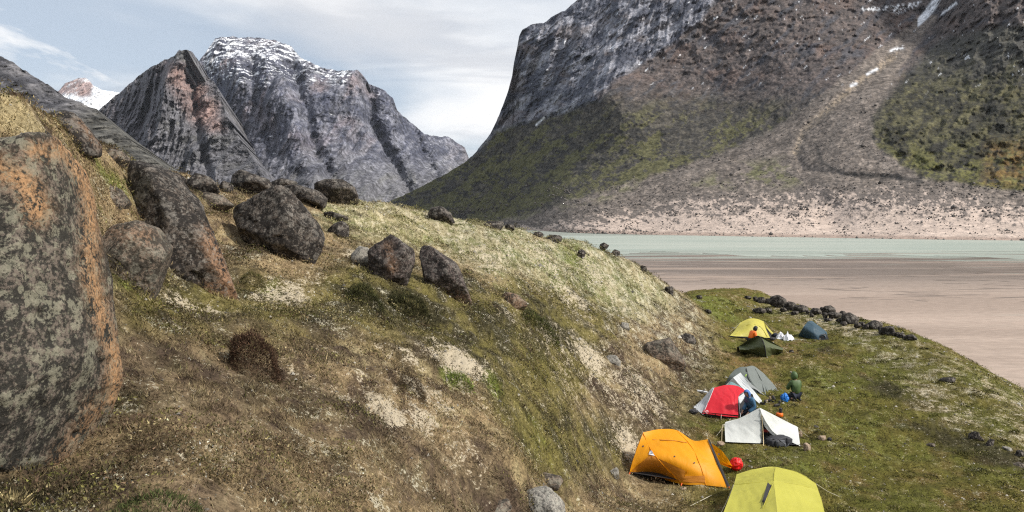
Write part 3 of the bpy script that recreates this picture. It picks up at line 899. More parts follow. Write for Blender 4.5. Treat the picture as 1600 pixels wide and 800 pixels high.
# ------------------------------------------------------------------ mountains
def mountain(name, top, foot, depth_pts, relief, paint, cols, rows, back, mat, crag=2.0, smooth=1e-3, seen=None):
    """a mountain face: bearing by bearing from its foot up to its skyline, at surveyed distances, with crags and gullies
    worked into the face, and a back slope behind the skyline"""
    top, foot = np.asarray(top, float), np.asarray(foot, float)
    px = np.linspace(top[0, 0], top[-1, 0], cols)
    if seen is not None:                     # close mesh where the camera looks, coarse beyond
        px = np.concatenate([np.linspace(top[0, 0], seen[0], 24)[:-1], np.linspace(seen[0], seen[1], cols - 47), np.linspace(seen[1], top[-1, 0], 25)[1:]])
        cols = len(px)
    ty = np.interp(px, top[:, 0], top[:, 1])
    if crag:
        ty = ty + crag * (fbm(px * 0.09, 3.0 + 0 * px, len(name) * 1.7, 4, 0.6) + 0.5 * np.abs(fbm(px * 0.3, 8.0 + 0 * px, 2.2, 3)))
    fy = np.interp(px, foot[:, 0], foot[:, 1])
    D = np.asarray(depth_pts, float)
    tps = TPS(D[:, :2] / 100.0, np.log(D[:, 2]), smooth)
    t = np.linspace(0, 1, rows) ** (0.9 if seen is None else 1.25)
    PX = np.broadcast_to(px, (rows, cols))
    PY = fy + (ty - fy) * t[:, None]
    d = np.exp(tps(PX / 100.0, PY / 100.0))
    P = W(PX, PY, d)
    fade = sstep(0, 0.06, t)[:, None]
    d2 = d + relief(P[..., 0], P[..., 1], P[..., 2], PX, PY) * fade
    P = W(PX, PY, d2)
    colr = paint(P[..., 0], P[..., 1], P[..., 2], PX, PY, d2)
    last = P[-1]
    zt = np.maximum(last[:, 2], 0)
    b1 = last + np.stack([0 * px, back * 0.35 + 0 * px, -0.18 * zt - 4], 1)
    b2 = last + np.stack([0 * px, back + 0 * px, -zt - 10], 1)
    V = np.concatenate([P, b1[None], b2[None]]).reshape(-1, 3)
    C = np.concatenate([colr, colr[-1][None], colr[-1][None]]).reshape(-1, 3)
    me = np_mesh(name, V, grid_faces(rows + 2, cols)[:, ::-1])
    al = getattr(paint, 'alpha', None)
    if al is not None:
        al = np.concatenate([al, al[-1][None], al[-1][None]])
    set_col(me, 'rock', C, al)
    o = link_mesh(name, me, mat)
    tag(o, kind='structure')
    return P


m_far = attr_mat('far_rock', 'rock', (0.018, 0.06), 0.75, 18.0, 1.0, 0.95, (1, 1, 0.4), blocks=0.045)
m_near = attr_mat('slope_rock', 'rock', (0.03, 0.12), 0.42, 5.0, 1.0, 0.95, (1, 1, 0.8), blocks=0.16)

ROCK_D = np.array([.054, .058, .082])
ROCK_L = np.array([.175, .178, .21])
ROCK_P = np.array([.27, .185, .165])
SNOW = np.array([.78, .80, .84])


def relief_far(scale, amp, lean=0.0):
    def f(x, y, z, px, py):
        xs = (x + lean * z) / scale
        zs = z / (scale * 3.2)
        warp = 0.35 * fbm(xs * 0.8, zs * 1.5, 3.0, 3)
        r = np.maximum(ridged(xs + warp, zs * .6, 1.0, 4, 0.5), 0) ** 1.6
        r2 = np.maximum(ridged(xs * 3.7 + warp * 2, zs * 3.2, 6.0, 4, 0.6), 0) ** 1.5
        st = fbm(xs * 3, z / scale * 5.0, 9.0, 5, 0.65)
        return -amp * (r - 0.45) - amp * 0.42 * (r2 - 0.45) + amp * 0.22 * st
    return f


def paint_massif(x, y, z, px, py, d):
    n = fbm(x / 260, z / 420, 2.0, 5, 0.6)
    n2 = fbm(x / 60, z / 130, 5.0, 5, 0.62)
    fine = fbm(x / 22, z / 40, 7.0, 4, 0.65)
    c = lerp3(ROCK_D, ROCK_L, sstep(-.30, .42, .8 * n2 + 0.4 * n + 0.7 * fine))
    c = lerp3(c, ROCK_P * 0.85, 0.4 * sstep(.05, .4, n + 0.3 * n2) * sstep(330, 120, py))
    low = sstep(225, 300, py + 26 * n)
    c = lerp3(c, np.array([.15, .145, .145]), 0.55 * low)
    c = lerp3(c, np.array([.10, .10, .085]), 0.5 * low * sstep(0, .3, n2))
    sn = poly_mask(px, py, [(318, 66), (345, 58), (380, 58), (440, 62), (462, 76), (500, 98), (540, 108), (552, 112), (535, 134),
                            (505, 118), (478, 104), (455, 92), (415, 93), (380, 88), (350, 92), (330, 108), (316, 110)], 3.0)
    c = lerp3(c, SNOW, sn * sstep(-.10, .10, fbm(x / 90, z / 22, 14.0, 5, .6) * 1.0 + fine * 0.5 - .08))
    dust = poly_mask(px, py, [(320, 90), (420, 85), (530, 130), (470, 130), (430, 115), (410, 140), (325, 125)], 8.0)
    c = lerp3(c, SNOW, dust * sstep(.14, .28, fbm(x / 80, z / 16, 17.0, 4, .6) + .3 * fine))
    spots = sstep(.44, .5, fbm(x / 90, z / 26, 12.0, 4, 0.6)) * sstep(330, 200, py)
    return np.clip(lerp3(c, SNOW, spots * 0.8), 0.01, 0.85)


def paint_pink(x, y, z, px, py, d):
    c = paint_massif(x, y, z, px, py + 300, d)
    n2 = fbm(x / 60, z / 190, 5.0, 5, 0.62)
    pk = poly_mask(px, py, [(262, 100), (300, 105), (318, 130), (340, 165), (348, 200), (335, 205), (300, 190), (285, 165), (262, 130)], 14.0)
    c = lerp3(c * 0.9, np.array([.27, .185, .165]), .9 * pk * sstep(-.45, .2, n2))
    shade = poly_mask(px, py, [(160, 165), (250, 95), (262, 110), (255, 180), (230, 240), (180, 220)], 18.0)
    c = lerp3(c, np.array([.075, .068, .08]), 0.6 * shade)  # shadowed left flank painted into the rock colour
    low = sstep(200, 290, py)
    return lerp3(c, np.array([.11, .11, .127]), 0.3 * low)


BUTTRESS = [([(425, 92), (440, 150), (468, 210), (498, 270), (522, 310)], 20, 330), ([(558, 110), (556, 150), (590, 205), (622, 262), (655, 310)], 17, 300), ([(616, 156), (628, 205), (682, 275), (700, 300)], 14, 260),
            ([(345, 62), (372, 150), (402, 240), (440, 310)], 18, 200), ([(500, 108), (520, 170), (548, 240), (575, 300)], 12, 150), ([(665, 210), (690, 250), (705, 290)], 10, 160)]
GULLY = [([(456, 105), (478, 180), (492, 235), (530, 300)], 12, 200), ([(578, 135), (582, 190), (606, 240), (640, 300)], 11, 220), ([(395, 95), (405, 170), (430, 240)], 10, 120), ([(640, 190), (660, 240), (690, 290)], 9, 150)]


def relief_massif(x, y, z, px, py):
    base = relief_far(420, 210, -0.15)(x, y, z, px, py)
    wx = 7 * fbm(px * .05, py * .05, 3.0, 4, .6)
    for ln, w_, a in BUTTRESS:
        P = np.asarray(ln, float)
        base = base - a * np.sqrt(np.maximum(line_mask(px + wx, py, ln, w_ * 1.5), 1e-9)) ** 1.0
    for ln, w_, a in GULLY:
        base = base + a * line_mask(px + wx, py, ln, w_)
    return base


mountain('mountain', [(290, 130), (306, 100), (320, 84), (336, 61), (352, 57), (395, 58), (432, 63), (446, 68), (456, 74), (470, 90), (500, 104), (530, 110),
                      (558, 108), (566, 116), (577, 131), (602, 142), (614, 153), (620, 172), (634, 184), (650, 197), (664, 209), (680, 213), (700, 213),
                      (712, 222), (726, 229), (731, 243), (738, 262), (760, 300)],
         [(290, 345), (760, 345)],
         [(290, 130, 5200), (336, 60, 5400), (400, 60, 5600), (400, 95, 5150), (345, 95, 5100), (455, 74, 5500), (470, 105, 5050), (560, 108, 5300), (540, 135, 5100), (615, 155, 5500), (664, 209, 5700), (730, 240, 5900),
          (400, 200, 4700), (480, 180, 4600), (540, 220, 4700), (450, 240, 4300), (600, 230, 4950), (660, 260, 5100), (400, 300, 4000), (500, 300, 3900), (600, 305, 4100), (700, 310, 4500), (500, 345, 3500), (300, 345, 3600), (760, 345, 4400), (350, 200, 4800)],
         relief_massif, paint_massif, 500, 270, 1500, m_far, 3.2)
def relief_pink(x, y, z, px, py):
    base = relief_far(260, 300, 0.12)(x, y, z, px, py)
    wx = 6 * fbm(px * .05, py * .05, 6.0, 4, .6)
    for ln, w_, a in [([(284, 78), (262, 110), (255, 170), (235, 240), (215, 300)], 13, 260), ([(316, 100), (330, 160), (352, 230), (380, 300)], 12, 0), ([(236, 104), (205, 170), (190, 230)], 9, 140)]:
        base = base - a * np.sqrt(np.maximum(line_mask(px + wx, py, ln, w_ * 1.5), 1e-9))
    for ln, w_, a in [([(300, 90), (302, 150), (312, 220), (330, 300)], 8, 130), ([(258, 94), (228, 170), (210, 250)], 8, 110)]:
        base = base + a * line_mask(px + wx, py, ln, w_)
    return base


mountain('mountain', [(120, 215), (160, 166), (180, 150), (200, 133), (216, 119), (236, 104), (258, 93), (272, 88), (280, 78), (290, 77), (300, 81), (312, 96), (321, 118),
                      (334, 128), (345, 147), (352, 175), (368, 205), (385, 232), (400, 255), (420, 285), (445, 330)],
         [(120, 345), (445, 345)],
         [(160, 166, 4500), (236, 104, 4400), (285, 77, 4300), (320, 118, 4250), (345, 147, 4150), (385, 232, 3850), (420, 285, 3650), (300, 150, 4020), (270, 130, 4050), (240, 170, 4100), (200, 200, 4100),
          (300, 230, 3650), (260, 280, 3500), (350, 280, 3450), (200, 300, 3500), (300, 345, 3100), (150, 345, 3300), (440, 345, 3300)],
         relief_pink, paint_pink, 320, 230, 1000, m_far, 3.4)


def paint_ice(x, y, z, px, py, d):
    n = fbm(x / 130, z / 130, 2.0, 5, 0.6)
    rock = poly_mask(px, py, [(84, 150), (88, 138), (102, 126), (120, 122), (138, 121), (146, 132), (142, 150), (128, 152), (112, 146)], 4.0)
    c = lerp3(SNOW * .9, np.array([.30, .225, .215]), rock * sstep(-.45, .0, n))
    return c


mountain('mountain', [(70, 150), (92, 142), (101, 130), (113, 126), (122, 122), (134, 121), (141, 127), (146, 134), (158, 140), (176, 143), (200, 146), (230, 150), (260, 152)],
         [(70, 300), (260, 300)],
         [(70, 150, 9000), (130, 121, 9000), (260, 140, 9000), (120, 160, 8200), (200, 165, 8200), (70, 300, 7000), (260, 300, 7000)],
         relief_far(500, 220), paint_ice, 160, 100, 900, m_far, 1.2)


def paint_ridge(x, y, z, px, py, d):
    n = fbm(x / 120, z / 160, 2.0, 5, 0.6)
    n2 = fbm(x / 28, z / 40, 5.0, 5, 0.62)
    c = lerp3(np.array([.042, .042, .048]), np.array([.145, .14, .146]), sstep(-.3, .4, n2 + .6 * n))
    low = sstep(-14, 22, (py - 150) * 0.55 + (px - 150) * 0.35)
    c = lerp3(c, lerp3(np.array([.042, .041, .036]), np.array([.092, .088, .072]), sstep(-.3, .3, n2)), 0.8 * low)
    return c


mountain('mountain', [(-160, 0), (-60, 50), (0, 88), (22, 98), (50, 118), (78, 134), (100, 151), (126, 160), (150, 170), (166, 186), (190, 207), (215, 229), (240, 248), (275, 275), (320, 310), (350, 335)],
         [(-160, 345), (350, 345)],
         [(-160, 0, 2500), (0, 88, 2400), (100, 151, 2350), (190, 207, 2250), (275, 275, 2100), (350, 335, 1950), (0, 200, 1950), (100, 230, 1900), (-160, 200, 2000),
          (180, 290, 1750), (-160, 345, 1350), (100, 345, 1350), (350, 345, 1600)],
         relief_far(180, 130, 0.5), paint_ridge, 300, 180, 700, m_far, 4.0)

# ---- the great slope on the right
TOPR = [(560, 330), (600, 318), (622, 309), (660, 290), (700, 270), (728, 252), (740, 242), (752, 226), (766, 209), (776, 188), (786, 164), (794, 142), (800, 120), (803, 98), (808, 74),
        (811, 56), (816, 46), (832, 38), (850, 35), (868, 22), (884, 15), (900, 1), (915, -10), (950, -62), (1000, -120), (1100, -200), (1300, -280), (1500, -300), (1800, -300), (1950, -260)]


def relief_right(x, y, z, px, py):
    cliff = cliff_mask(px, py)
    # slanting slabs on the cliff, rough blocks on the slopes
    u, v = (px * 0.74 - py * 0.67), (px * 0.67 + py * 0.74)
    k = np.hypot(x, y) / F
    wv = 9 * fbm(px * .02, py * .02, 4.0, 3)
    s1 = ridged(u * 0.011, (v + wv) * 0.032, 3.0, 5, 0.62)
    s2 = ridged(u * 0.045, (v + wv) * 0.12, 5.0, 4, 0.6)
    vb = ridged(px * .03 + py * .008, py * .006, 7.0, 4, .55)
    rel = cliff * (-(s1 - .55) * 70 - (s2 - .55) * 13 - (vb - .55) * 60)
    g = ridged(u * .016 + .3 * fbm(px * .02, py * .02, 1.0, 2), v * .034, 4.0, 4, 0.55)
    h = fbm(x / 30, y / 30, z / 30, 3, 0.6)
    hi = sstep(150, 60, py) * (1 - cliff)
    rel = rel + (1 - cliff) * (-(g - .55) * (14 + 34 * hi) + h * (5 + 7 * hi) * np.clip(k, .4, 2.5))
    fan = fan_mask(px, py)
    ch = line_mask(px, py, [(1440, 20), (1400, 85), (1340, 130), (1290, 175), (1255, 205), (1243, 240), (1255, 265), (1320, 275), (1400, 280)], 7.0)
    rel = rel * (1 - 0.45 * fan) + ch * 12 + (1 - cliff) * (1 - .4 * fan) * k * 3.4 * (ridged(px * .085, py * .12, 2.0, 3, .6) - .5)
    right = poly_mask(px, py, RIGHT_GREEN, 20)
    rel = rel - right * (ridged(u * 0.012, v * 0.034, 1.0, 3, .55) - .55) * 24 + right * 14 * fbm(px * .05, py * .08, 2.2, 3, .5)
    return rel


RIGHT_GREEN = [(1362, 190), (1385, 150), (1420, 110), (1470, 60), (1560, 40), (1700, 30), (1900, 20), (1900, 300), (1610, 306), (1540, 296), (1450, 275), (1400, 250), (1370, 225)]
FAN = [(1445, 20), (1465, 25), (1420, 90), (1390, 140), (1365, 180), (1365, 225), (1400, 255), (1450, 280), (1600, 300), (1950, 310), (1950, 400), (560, 400), (760, 352), (860, 322), (960, 292),
       (1080, 255), (1190, 215), (1250, 175), (1330, 110), (1400, 60)]
CLIFF = [(735, 246), (775, 205), (870, 180), (935, 158), (960, 130), (1010, 95), (1060, 60), (1110, 20), (1150, -60), (1180, -400), (600, -400), (600, 246)]


def cliff_mask(px, py):
    return poly_mask(px + 14 * fbm(px * .03, py * .03, 1.), py, CLIFF, 5)


def fan_mask(px, py):
    return poly_mask(px + 18 * fbm(px * .03, py * .03, 3.), py + 6 * fbm(px * .05, py * .05, 5.), FAN, 4)


def paint_right(x, y, z, px, py, d):
    n1 = fbm(px * .018, py * .03, 1.0, 5, .58)
    n2 = fbm(px * .06, py * .09, 2.0, 4, .65)
    n3 = fbm(px * .16, py * .24, 3.0, 3, .7)
    u, v = (px * 0.74 - py * 0.67), (px * 0.67 + py * 0.74)
    dg = fbm(u * 0.02 - 3, (v + 9 * n1) * 0.07, 4.0, 3, .6)            # strata running down to the left
    dg = dg * -1
    u2, v2 = (px * 0.8 - py * 0.6), (px * 0.6 + py * 0.8)
    st = fbm(u2 * 0.022, v2 * 0.085, 6.0, 3, .55)              # runnels down the slope to the left
    # scree and heath of the middle slope
    c = lerp3(np.array([.036, .034, .032]), np.array([.098, .088, .072]), sstep(-.3, .4, .8 * n2 + .3 * st + .7 * n3))
    ng = fbm(u2 * .013, v2 * .045, 21.0, 4, .6)
    grn = sstep(-.02, .15, .9 * ng + .3 * n1 + .35 * n2 + .5 * n3 + .16 * sstep(220, 300, py) - .02) * sstep(130, 210, py)
    c = lerp3(c, np.array([.102, .098, .043]), grn * .8)
    c = lerp3(c, np.array([.05, .048, .045]), .65 * sstep(.08, .35, -n2 - .5 * n1))
    # brown rubble higher up
    hi = sstep(185, 120, py + 20 * n1 + (px - 1000) * -.02)
    rub = lerp3(np.array([.062, .054, .053]), np.array([.125, .102, .094]), sstep(-.3, .35, n2 + .5 * n3))
    rub = lerp3(rub, np.array([.14, .098, .083]), .6 * sstep(.0, .3, n1) )
    rub = lerp3(rub, np.array([.058, .062, .075]), .7 * sstep(.02, .3, dg + .4 * n1))
    c = lerp3(c, rub, hi)
    # cliff
    cl = lerp3(np.array([.066, .071, .092]), np.array([.25, .253, .285]), sstep(-.16, .26, dg + .35 * n3 + .2 * n1))
    cl = lerp3(cl, np.array([.12, .10, .095]), .6 * sstep(.05, .3, n1))
    c = lerp3(c, cl, cliff_mask(px, py))
    # green buttress on the far right
    rg = poly_mask(px + 10 * n2, py + 10 * n1, RIGHT_GREEN, 10)
    g = lerp3(np.array([.032, .031, .025]), np.array([.092, .085, .045]), sstep(-.2, .3, .4 * n2 + .8 * fbm(u2 * .02, v2 * .05, 31.0, 3, .6) + .5 * n3))
    g = lerp3(g, np.array([.115, .112, .035]), .8 * sstep(-.12, .2, n1 + .3 * n2 + .4 * n3) * sstep(200, 260, py))
    g = lerp3(g, np.array([.15, .085, .03]), .7 * poly_mask(px, py, [(1545, 225), (1700, 215), (1700, 292), (1540, 288)], 20) * sstep(-.3, .2, n2))
    g = lerp3(g, np.array([.07, .068, .065]), .75 * sstep(140, 70, py + 40 * n1))
    c = lerp3(c, g, rg)
    # debris fan
    fa = fan_mask(px, py)
    fc = lerp3(np.array([.105, .09, .08]), np.array([.205, .172, .148]), sstep(-.3, .35, n3 + .6 * n2))
    fc = lerp3(fc, np.array([.115, .118, .05]), .8 * sstep(-.05, .25, n1 + .5 * n2) *
               np.maximum(poly_mask(px, py, [(1085, 290), (1140, 262), (1230, 250), (1250, 285), (1225, 295)], 14), .9 * poly_mask(px, py, [(760, 352), (860, 322), (1000, 285), (980, 300), (880, 330), (790, 352)], 10)))
    c = lerp3(c, fc, fa)
    ch = line_mask(px + 5 * n2, py, [(1400, 85), (1340, 130), (1290, 175), (1255, 205), (1243, 240)], 5.0)
    c = lerp3(c, np.array([.34, .27, .195]), .8 * ch * sstep(-.3, .2, n3))
    for ln in ([(1425, 60), (1370, 130), (1322, 180), (1300, 215), (1310, 250)], [(1360, 105), (1290, 150), (1215, 200), (1130, 245), (1040, 280)], [(1395, 130), (1365, 190), (1350, 230), (1390, 262)], [(1300, 175), (1225, 222), (1170, 250)]):
        c = lerp3(c, np.array([.095, .085, .078]), .55 * line_mask(px + 6 * n2, py + 4 * n1, ln, 5.0) * sstep(-.3, .3, n2 + n3))
    ch2 = line_mask(px, py + 3 * n2, [(1275, 225), (1285, 255), (1320, 272), (1400, 277), (1440, 285)], 3.5)
    c = lerp3(c, np.array([.05, .046, .043]), .85 * ch2)
    # pale sand of the bank, stony above
    up = np.interp(px, [700, 850, 1000, 1100, 1200, 1300, 1400, 1500, 1600, 1900], [352, 345, 322, 300, 298, 288, 292, 300, 318, 330])
    sa = sstep(-6, 16, py - up + 16 * n2 + 12 * n1) * (px > 700)
    band = sstep(-.16, .12, n2 * .9 + n3 * .8 + .9 * ((py - up) / np.maximum(374 - up, 8) - .35))
    c = lerp3(c, lerp3(np.array([.15, .128, .115]), np.array([.50, .405, .345]), band), sa * .9)
    paint_right.alpha = 1 - .6 * sa
    wet = sstep(-7, -3, py - np.interp(px, [600, 750, 900, 1000, 1300, 1600, 1950], [352, 357, 364, 366.5, 372, 376, 380]) + 1.5 * n2)
    c = lerp3(c, np.array([.27, .20, .165]), .7 * wet * (px > 850))
    # snow in the gully and along ledges
    sn = np.maximum(poly_mask(px, py, [(1462, -8), (1474, -8), (1462, 14), (1448, 30), (1434, 42), (1434, 30), (1446, 14)], 1.5),
                    poly_mask(px, py, [(1345, 12), (1400, 8), (1440, 2), (1430, 12), (1400, 22), (1390, 16), (1350, 18)], 2) * sstep(-.05, .15, n3))
    sn = np.maximum(sn, line_mask(px, py, [(1392, 80), (1405, 75), (1410, 74)], 2.5) * sstep(-.2, .1, n3))
    sn = np.maximum(sn, line_mask(px, py, [(1355, 116), (1370, 108)], 2.0))
    sn = np.maximum(sn, line_mask(px, py, [(1330, 134), (1338, 131)], 2.0))
    sn = np.maximum(sn, line_mask(px, py, [(838, 195), (850, 184)], 1.5))
    sn = np.maximum(sn, poly_mask(px, py, [(1472, 20), (1494, 2), (1496, 6), (1470, 24)], 1.5))
    sn = np.maximum(sn, sstep(.40, .47, fbm(u * .06, v * .22, 8., 4)) * sstep(170, 100, py) * .7)
    c = lerp3(c, SNOW * .95, np.clip(sn, 0, 1))
    return np.clip(c, .01, .85)


RIGHT_P = mountain('mountain', TOPR, [(560, 352), (600, 352), (750, 357), (900, 364), (1000, 366.5), (1300, 372), (1600, 376), (1950, 380)],
         [(560, 352, 3100), (600, 352, 2900), (750, 357, 1960), (900, 364, 984), (1000, 366.5, 830), (1300, 372, 626), (1600, 376, 530), (1950, 380, 458),
          (1000, 350, 950), (1000, 330, 1050), (1300, 350, 750), (1300, 300, 850), (1600, 340, 620), (1600, 300, 720), (1240, 240, 1100), (1450, 20, 1800),
          (950, 300, 1250), (950, 150, 1650), (800, 310, 1900), (800, 230, 2150), (740, 242, 2400), (700, 300, 2500), (620, 312, 3200), (620, 340, 2950), (560, 330, 3400),
          (815, 45, 2300), (806, 100, 2280), (790, 150, 2310), (765, 210, 2350), (860, 150, 2050), (900, 0, 2280), (900, 100, 2000), (900, 180, 1800), (1000, 0, 2050), (1000, 100, 1800), (1100, 150, 1600), (1100, 0, 1950), (1100, -200, 2500),
          (1240, 100, 1500), (1350, 0, 1850), (1450, -100, 2200), (1400, 200, 1000), (1400, 260, 880), (1600, 290, 740), (1600, 200, 900), (1600, 100, 1100),
          (1600, 0, 1300), (1500, 0, 1550), (1500, 100, 1250), (1400, 100, 1400), (1600, -200, 1700), (1350, -250, 2600), (1950, 0, 1200), (1950, 200, 760), (1950, -250, 1600), (950, -60, 2350)],
         relief_right, paint_right, 980, 390, 900, m_near, 2.2, seen=(600, 1625))


def build_scree():
    """stones strewn over the far bank and the debris fan, thousands of them"""
    rs = np.random.RandomState(21)
    R, C_ = RIGHT_P.shape[:2]
    base = np.array([(1, 0, 0), (-.5, .87, 0), (-.5, -.87, 0), (0, 0, .9), (0, 0, -.6)])
    tri = np.array([(0, 1, 3), (1, 2, 3), (2, 0, 3), (1, 0, 4), (2, 1, 4), (0, 2, 4)])
    n = 60000
    j = rs.randint(0, C_, n)
    i = (rs.rand(n) ** 1.9 * R * 0.42).astype(int)
    p = RIGHT_P[i, j]
    x_, y_ = project(p[:, 0], p[:, 1], p[:, 2])
    clump = pnoise(x_ * .03, y_ * .09, 2.0)
    fanv = np.where(y_ > 285, np.where(y_ > 340, .35, 1.0), fan_mask(x_, y_) * .4)
    ok = (x_ > 690) & (x_ < 1640) & ((y_ < 366) | (rs.rand(n) < .2)) & (rs.rand(n) < fanv * (.12 + 1.3 * np.maximum(clump + .1, 0)))
    p = p[ok][:10000]
    n = len(p)
    s = np.minimum(p[:, 1] / F * rs.lognormal(-.12, .5, n) * .95, 5.5)[:, None, None]
    a = rs.rand(n) * 6.28
    M = np.zeros((n, 3, 3))
    M[:, 0, 0], M[:, 0, 1], M[:, 1, 0], M[:, 1, 1], M[:, 2, 2] = np.cos(a), -np.sin(a), np.sin(a), np.cos(a), 1
    q = np.einsum('nvk,njk->nvj', base[None] * rs.uniform(.65, 1.35, (n, 5, 3)), M) * s + p[:, None, :] + s * np.array([0, -.4, .25])
    g = rs.uniform(.05, .19, n)[:, None, None] * np.array([1, .9, .84])
    me = np_mesh('scree', q.reshape(-1, 3), (tri[None] + 5 * np.arange(n)[:, None, None]).reshape(-1, 3))
    set_col(me, 'rock', np.repeat(g, 5, 1))
    tag(link_mesh('scree', me, attr_mat('scree_stone', 'rock', (0.3, 1.0), .3, .3, .4, .95), smooth=False), kind='stuff')


build_scree()


# ------------------------------------------------------------------ boulders
def hull2(Q):
    """convex outline, anticlockwise"""
    P = sorted(map(tuple, Q))
    def half(it):
        h = []
        for p in it:
            while len(h) > 1 and (h[-1][0] - h[-2][0]) * (p[1] - h[-2][1]) - (h[-1][1] - h[-2][1]) * (p[0] - h[-2][0]) <= 0:
                h.pop()
            h.append(p)
        return h[:-1]
    return np.array(half(P) + half(P[::-1]))


M_DARK = rock_mat('dark_boulder', dark=(.019, .016, .014), mid=(.092, .075, .062), lichen=(.27, .25, .22), lichen_amt=.30, mid_amt=.5, scale=.55, flecks=.6)
M_BIG = rock_mat('lichened_boulder', dark=(.028, .026, .022), mid=(.135, .112, .092), lichen=(.26, .25, .185), lichen_amt=.55, scale=1.2, mid_amt=.55, orange=(.40, .235, .12), flecks=.5)
M_BROWN = rock_mat('brown_boulder', dark=(.045, .038, .03), mid=(.17, .13, .10), lichen=(.26, .25, .2), lichen_amt=.3, mid_amt=.6, scale=.8)
M_PURP = rock_mat('purple_brown_boulder', dark=(.027, .022, .02), mid=(.11, .085, .076), lichen=(.27, .25, .22), lichen_amt=.3, scale=.6)
M_GREY = rock_mat('grey_stone', dark=(.11, .105, .095), mid=(.30, .275, .24), lichen=(.42, .41, .35), lichen_amt=.5, scale=2.0, mid_amt=.8)
M_TAN = rock_mat('tan_stone', dark=(.17, .12, .085), mid=(.38, .28, .20), lichen=(.48, .42, .34), lichen_amt=.3, scale=4.0, mid_amt=.9)


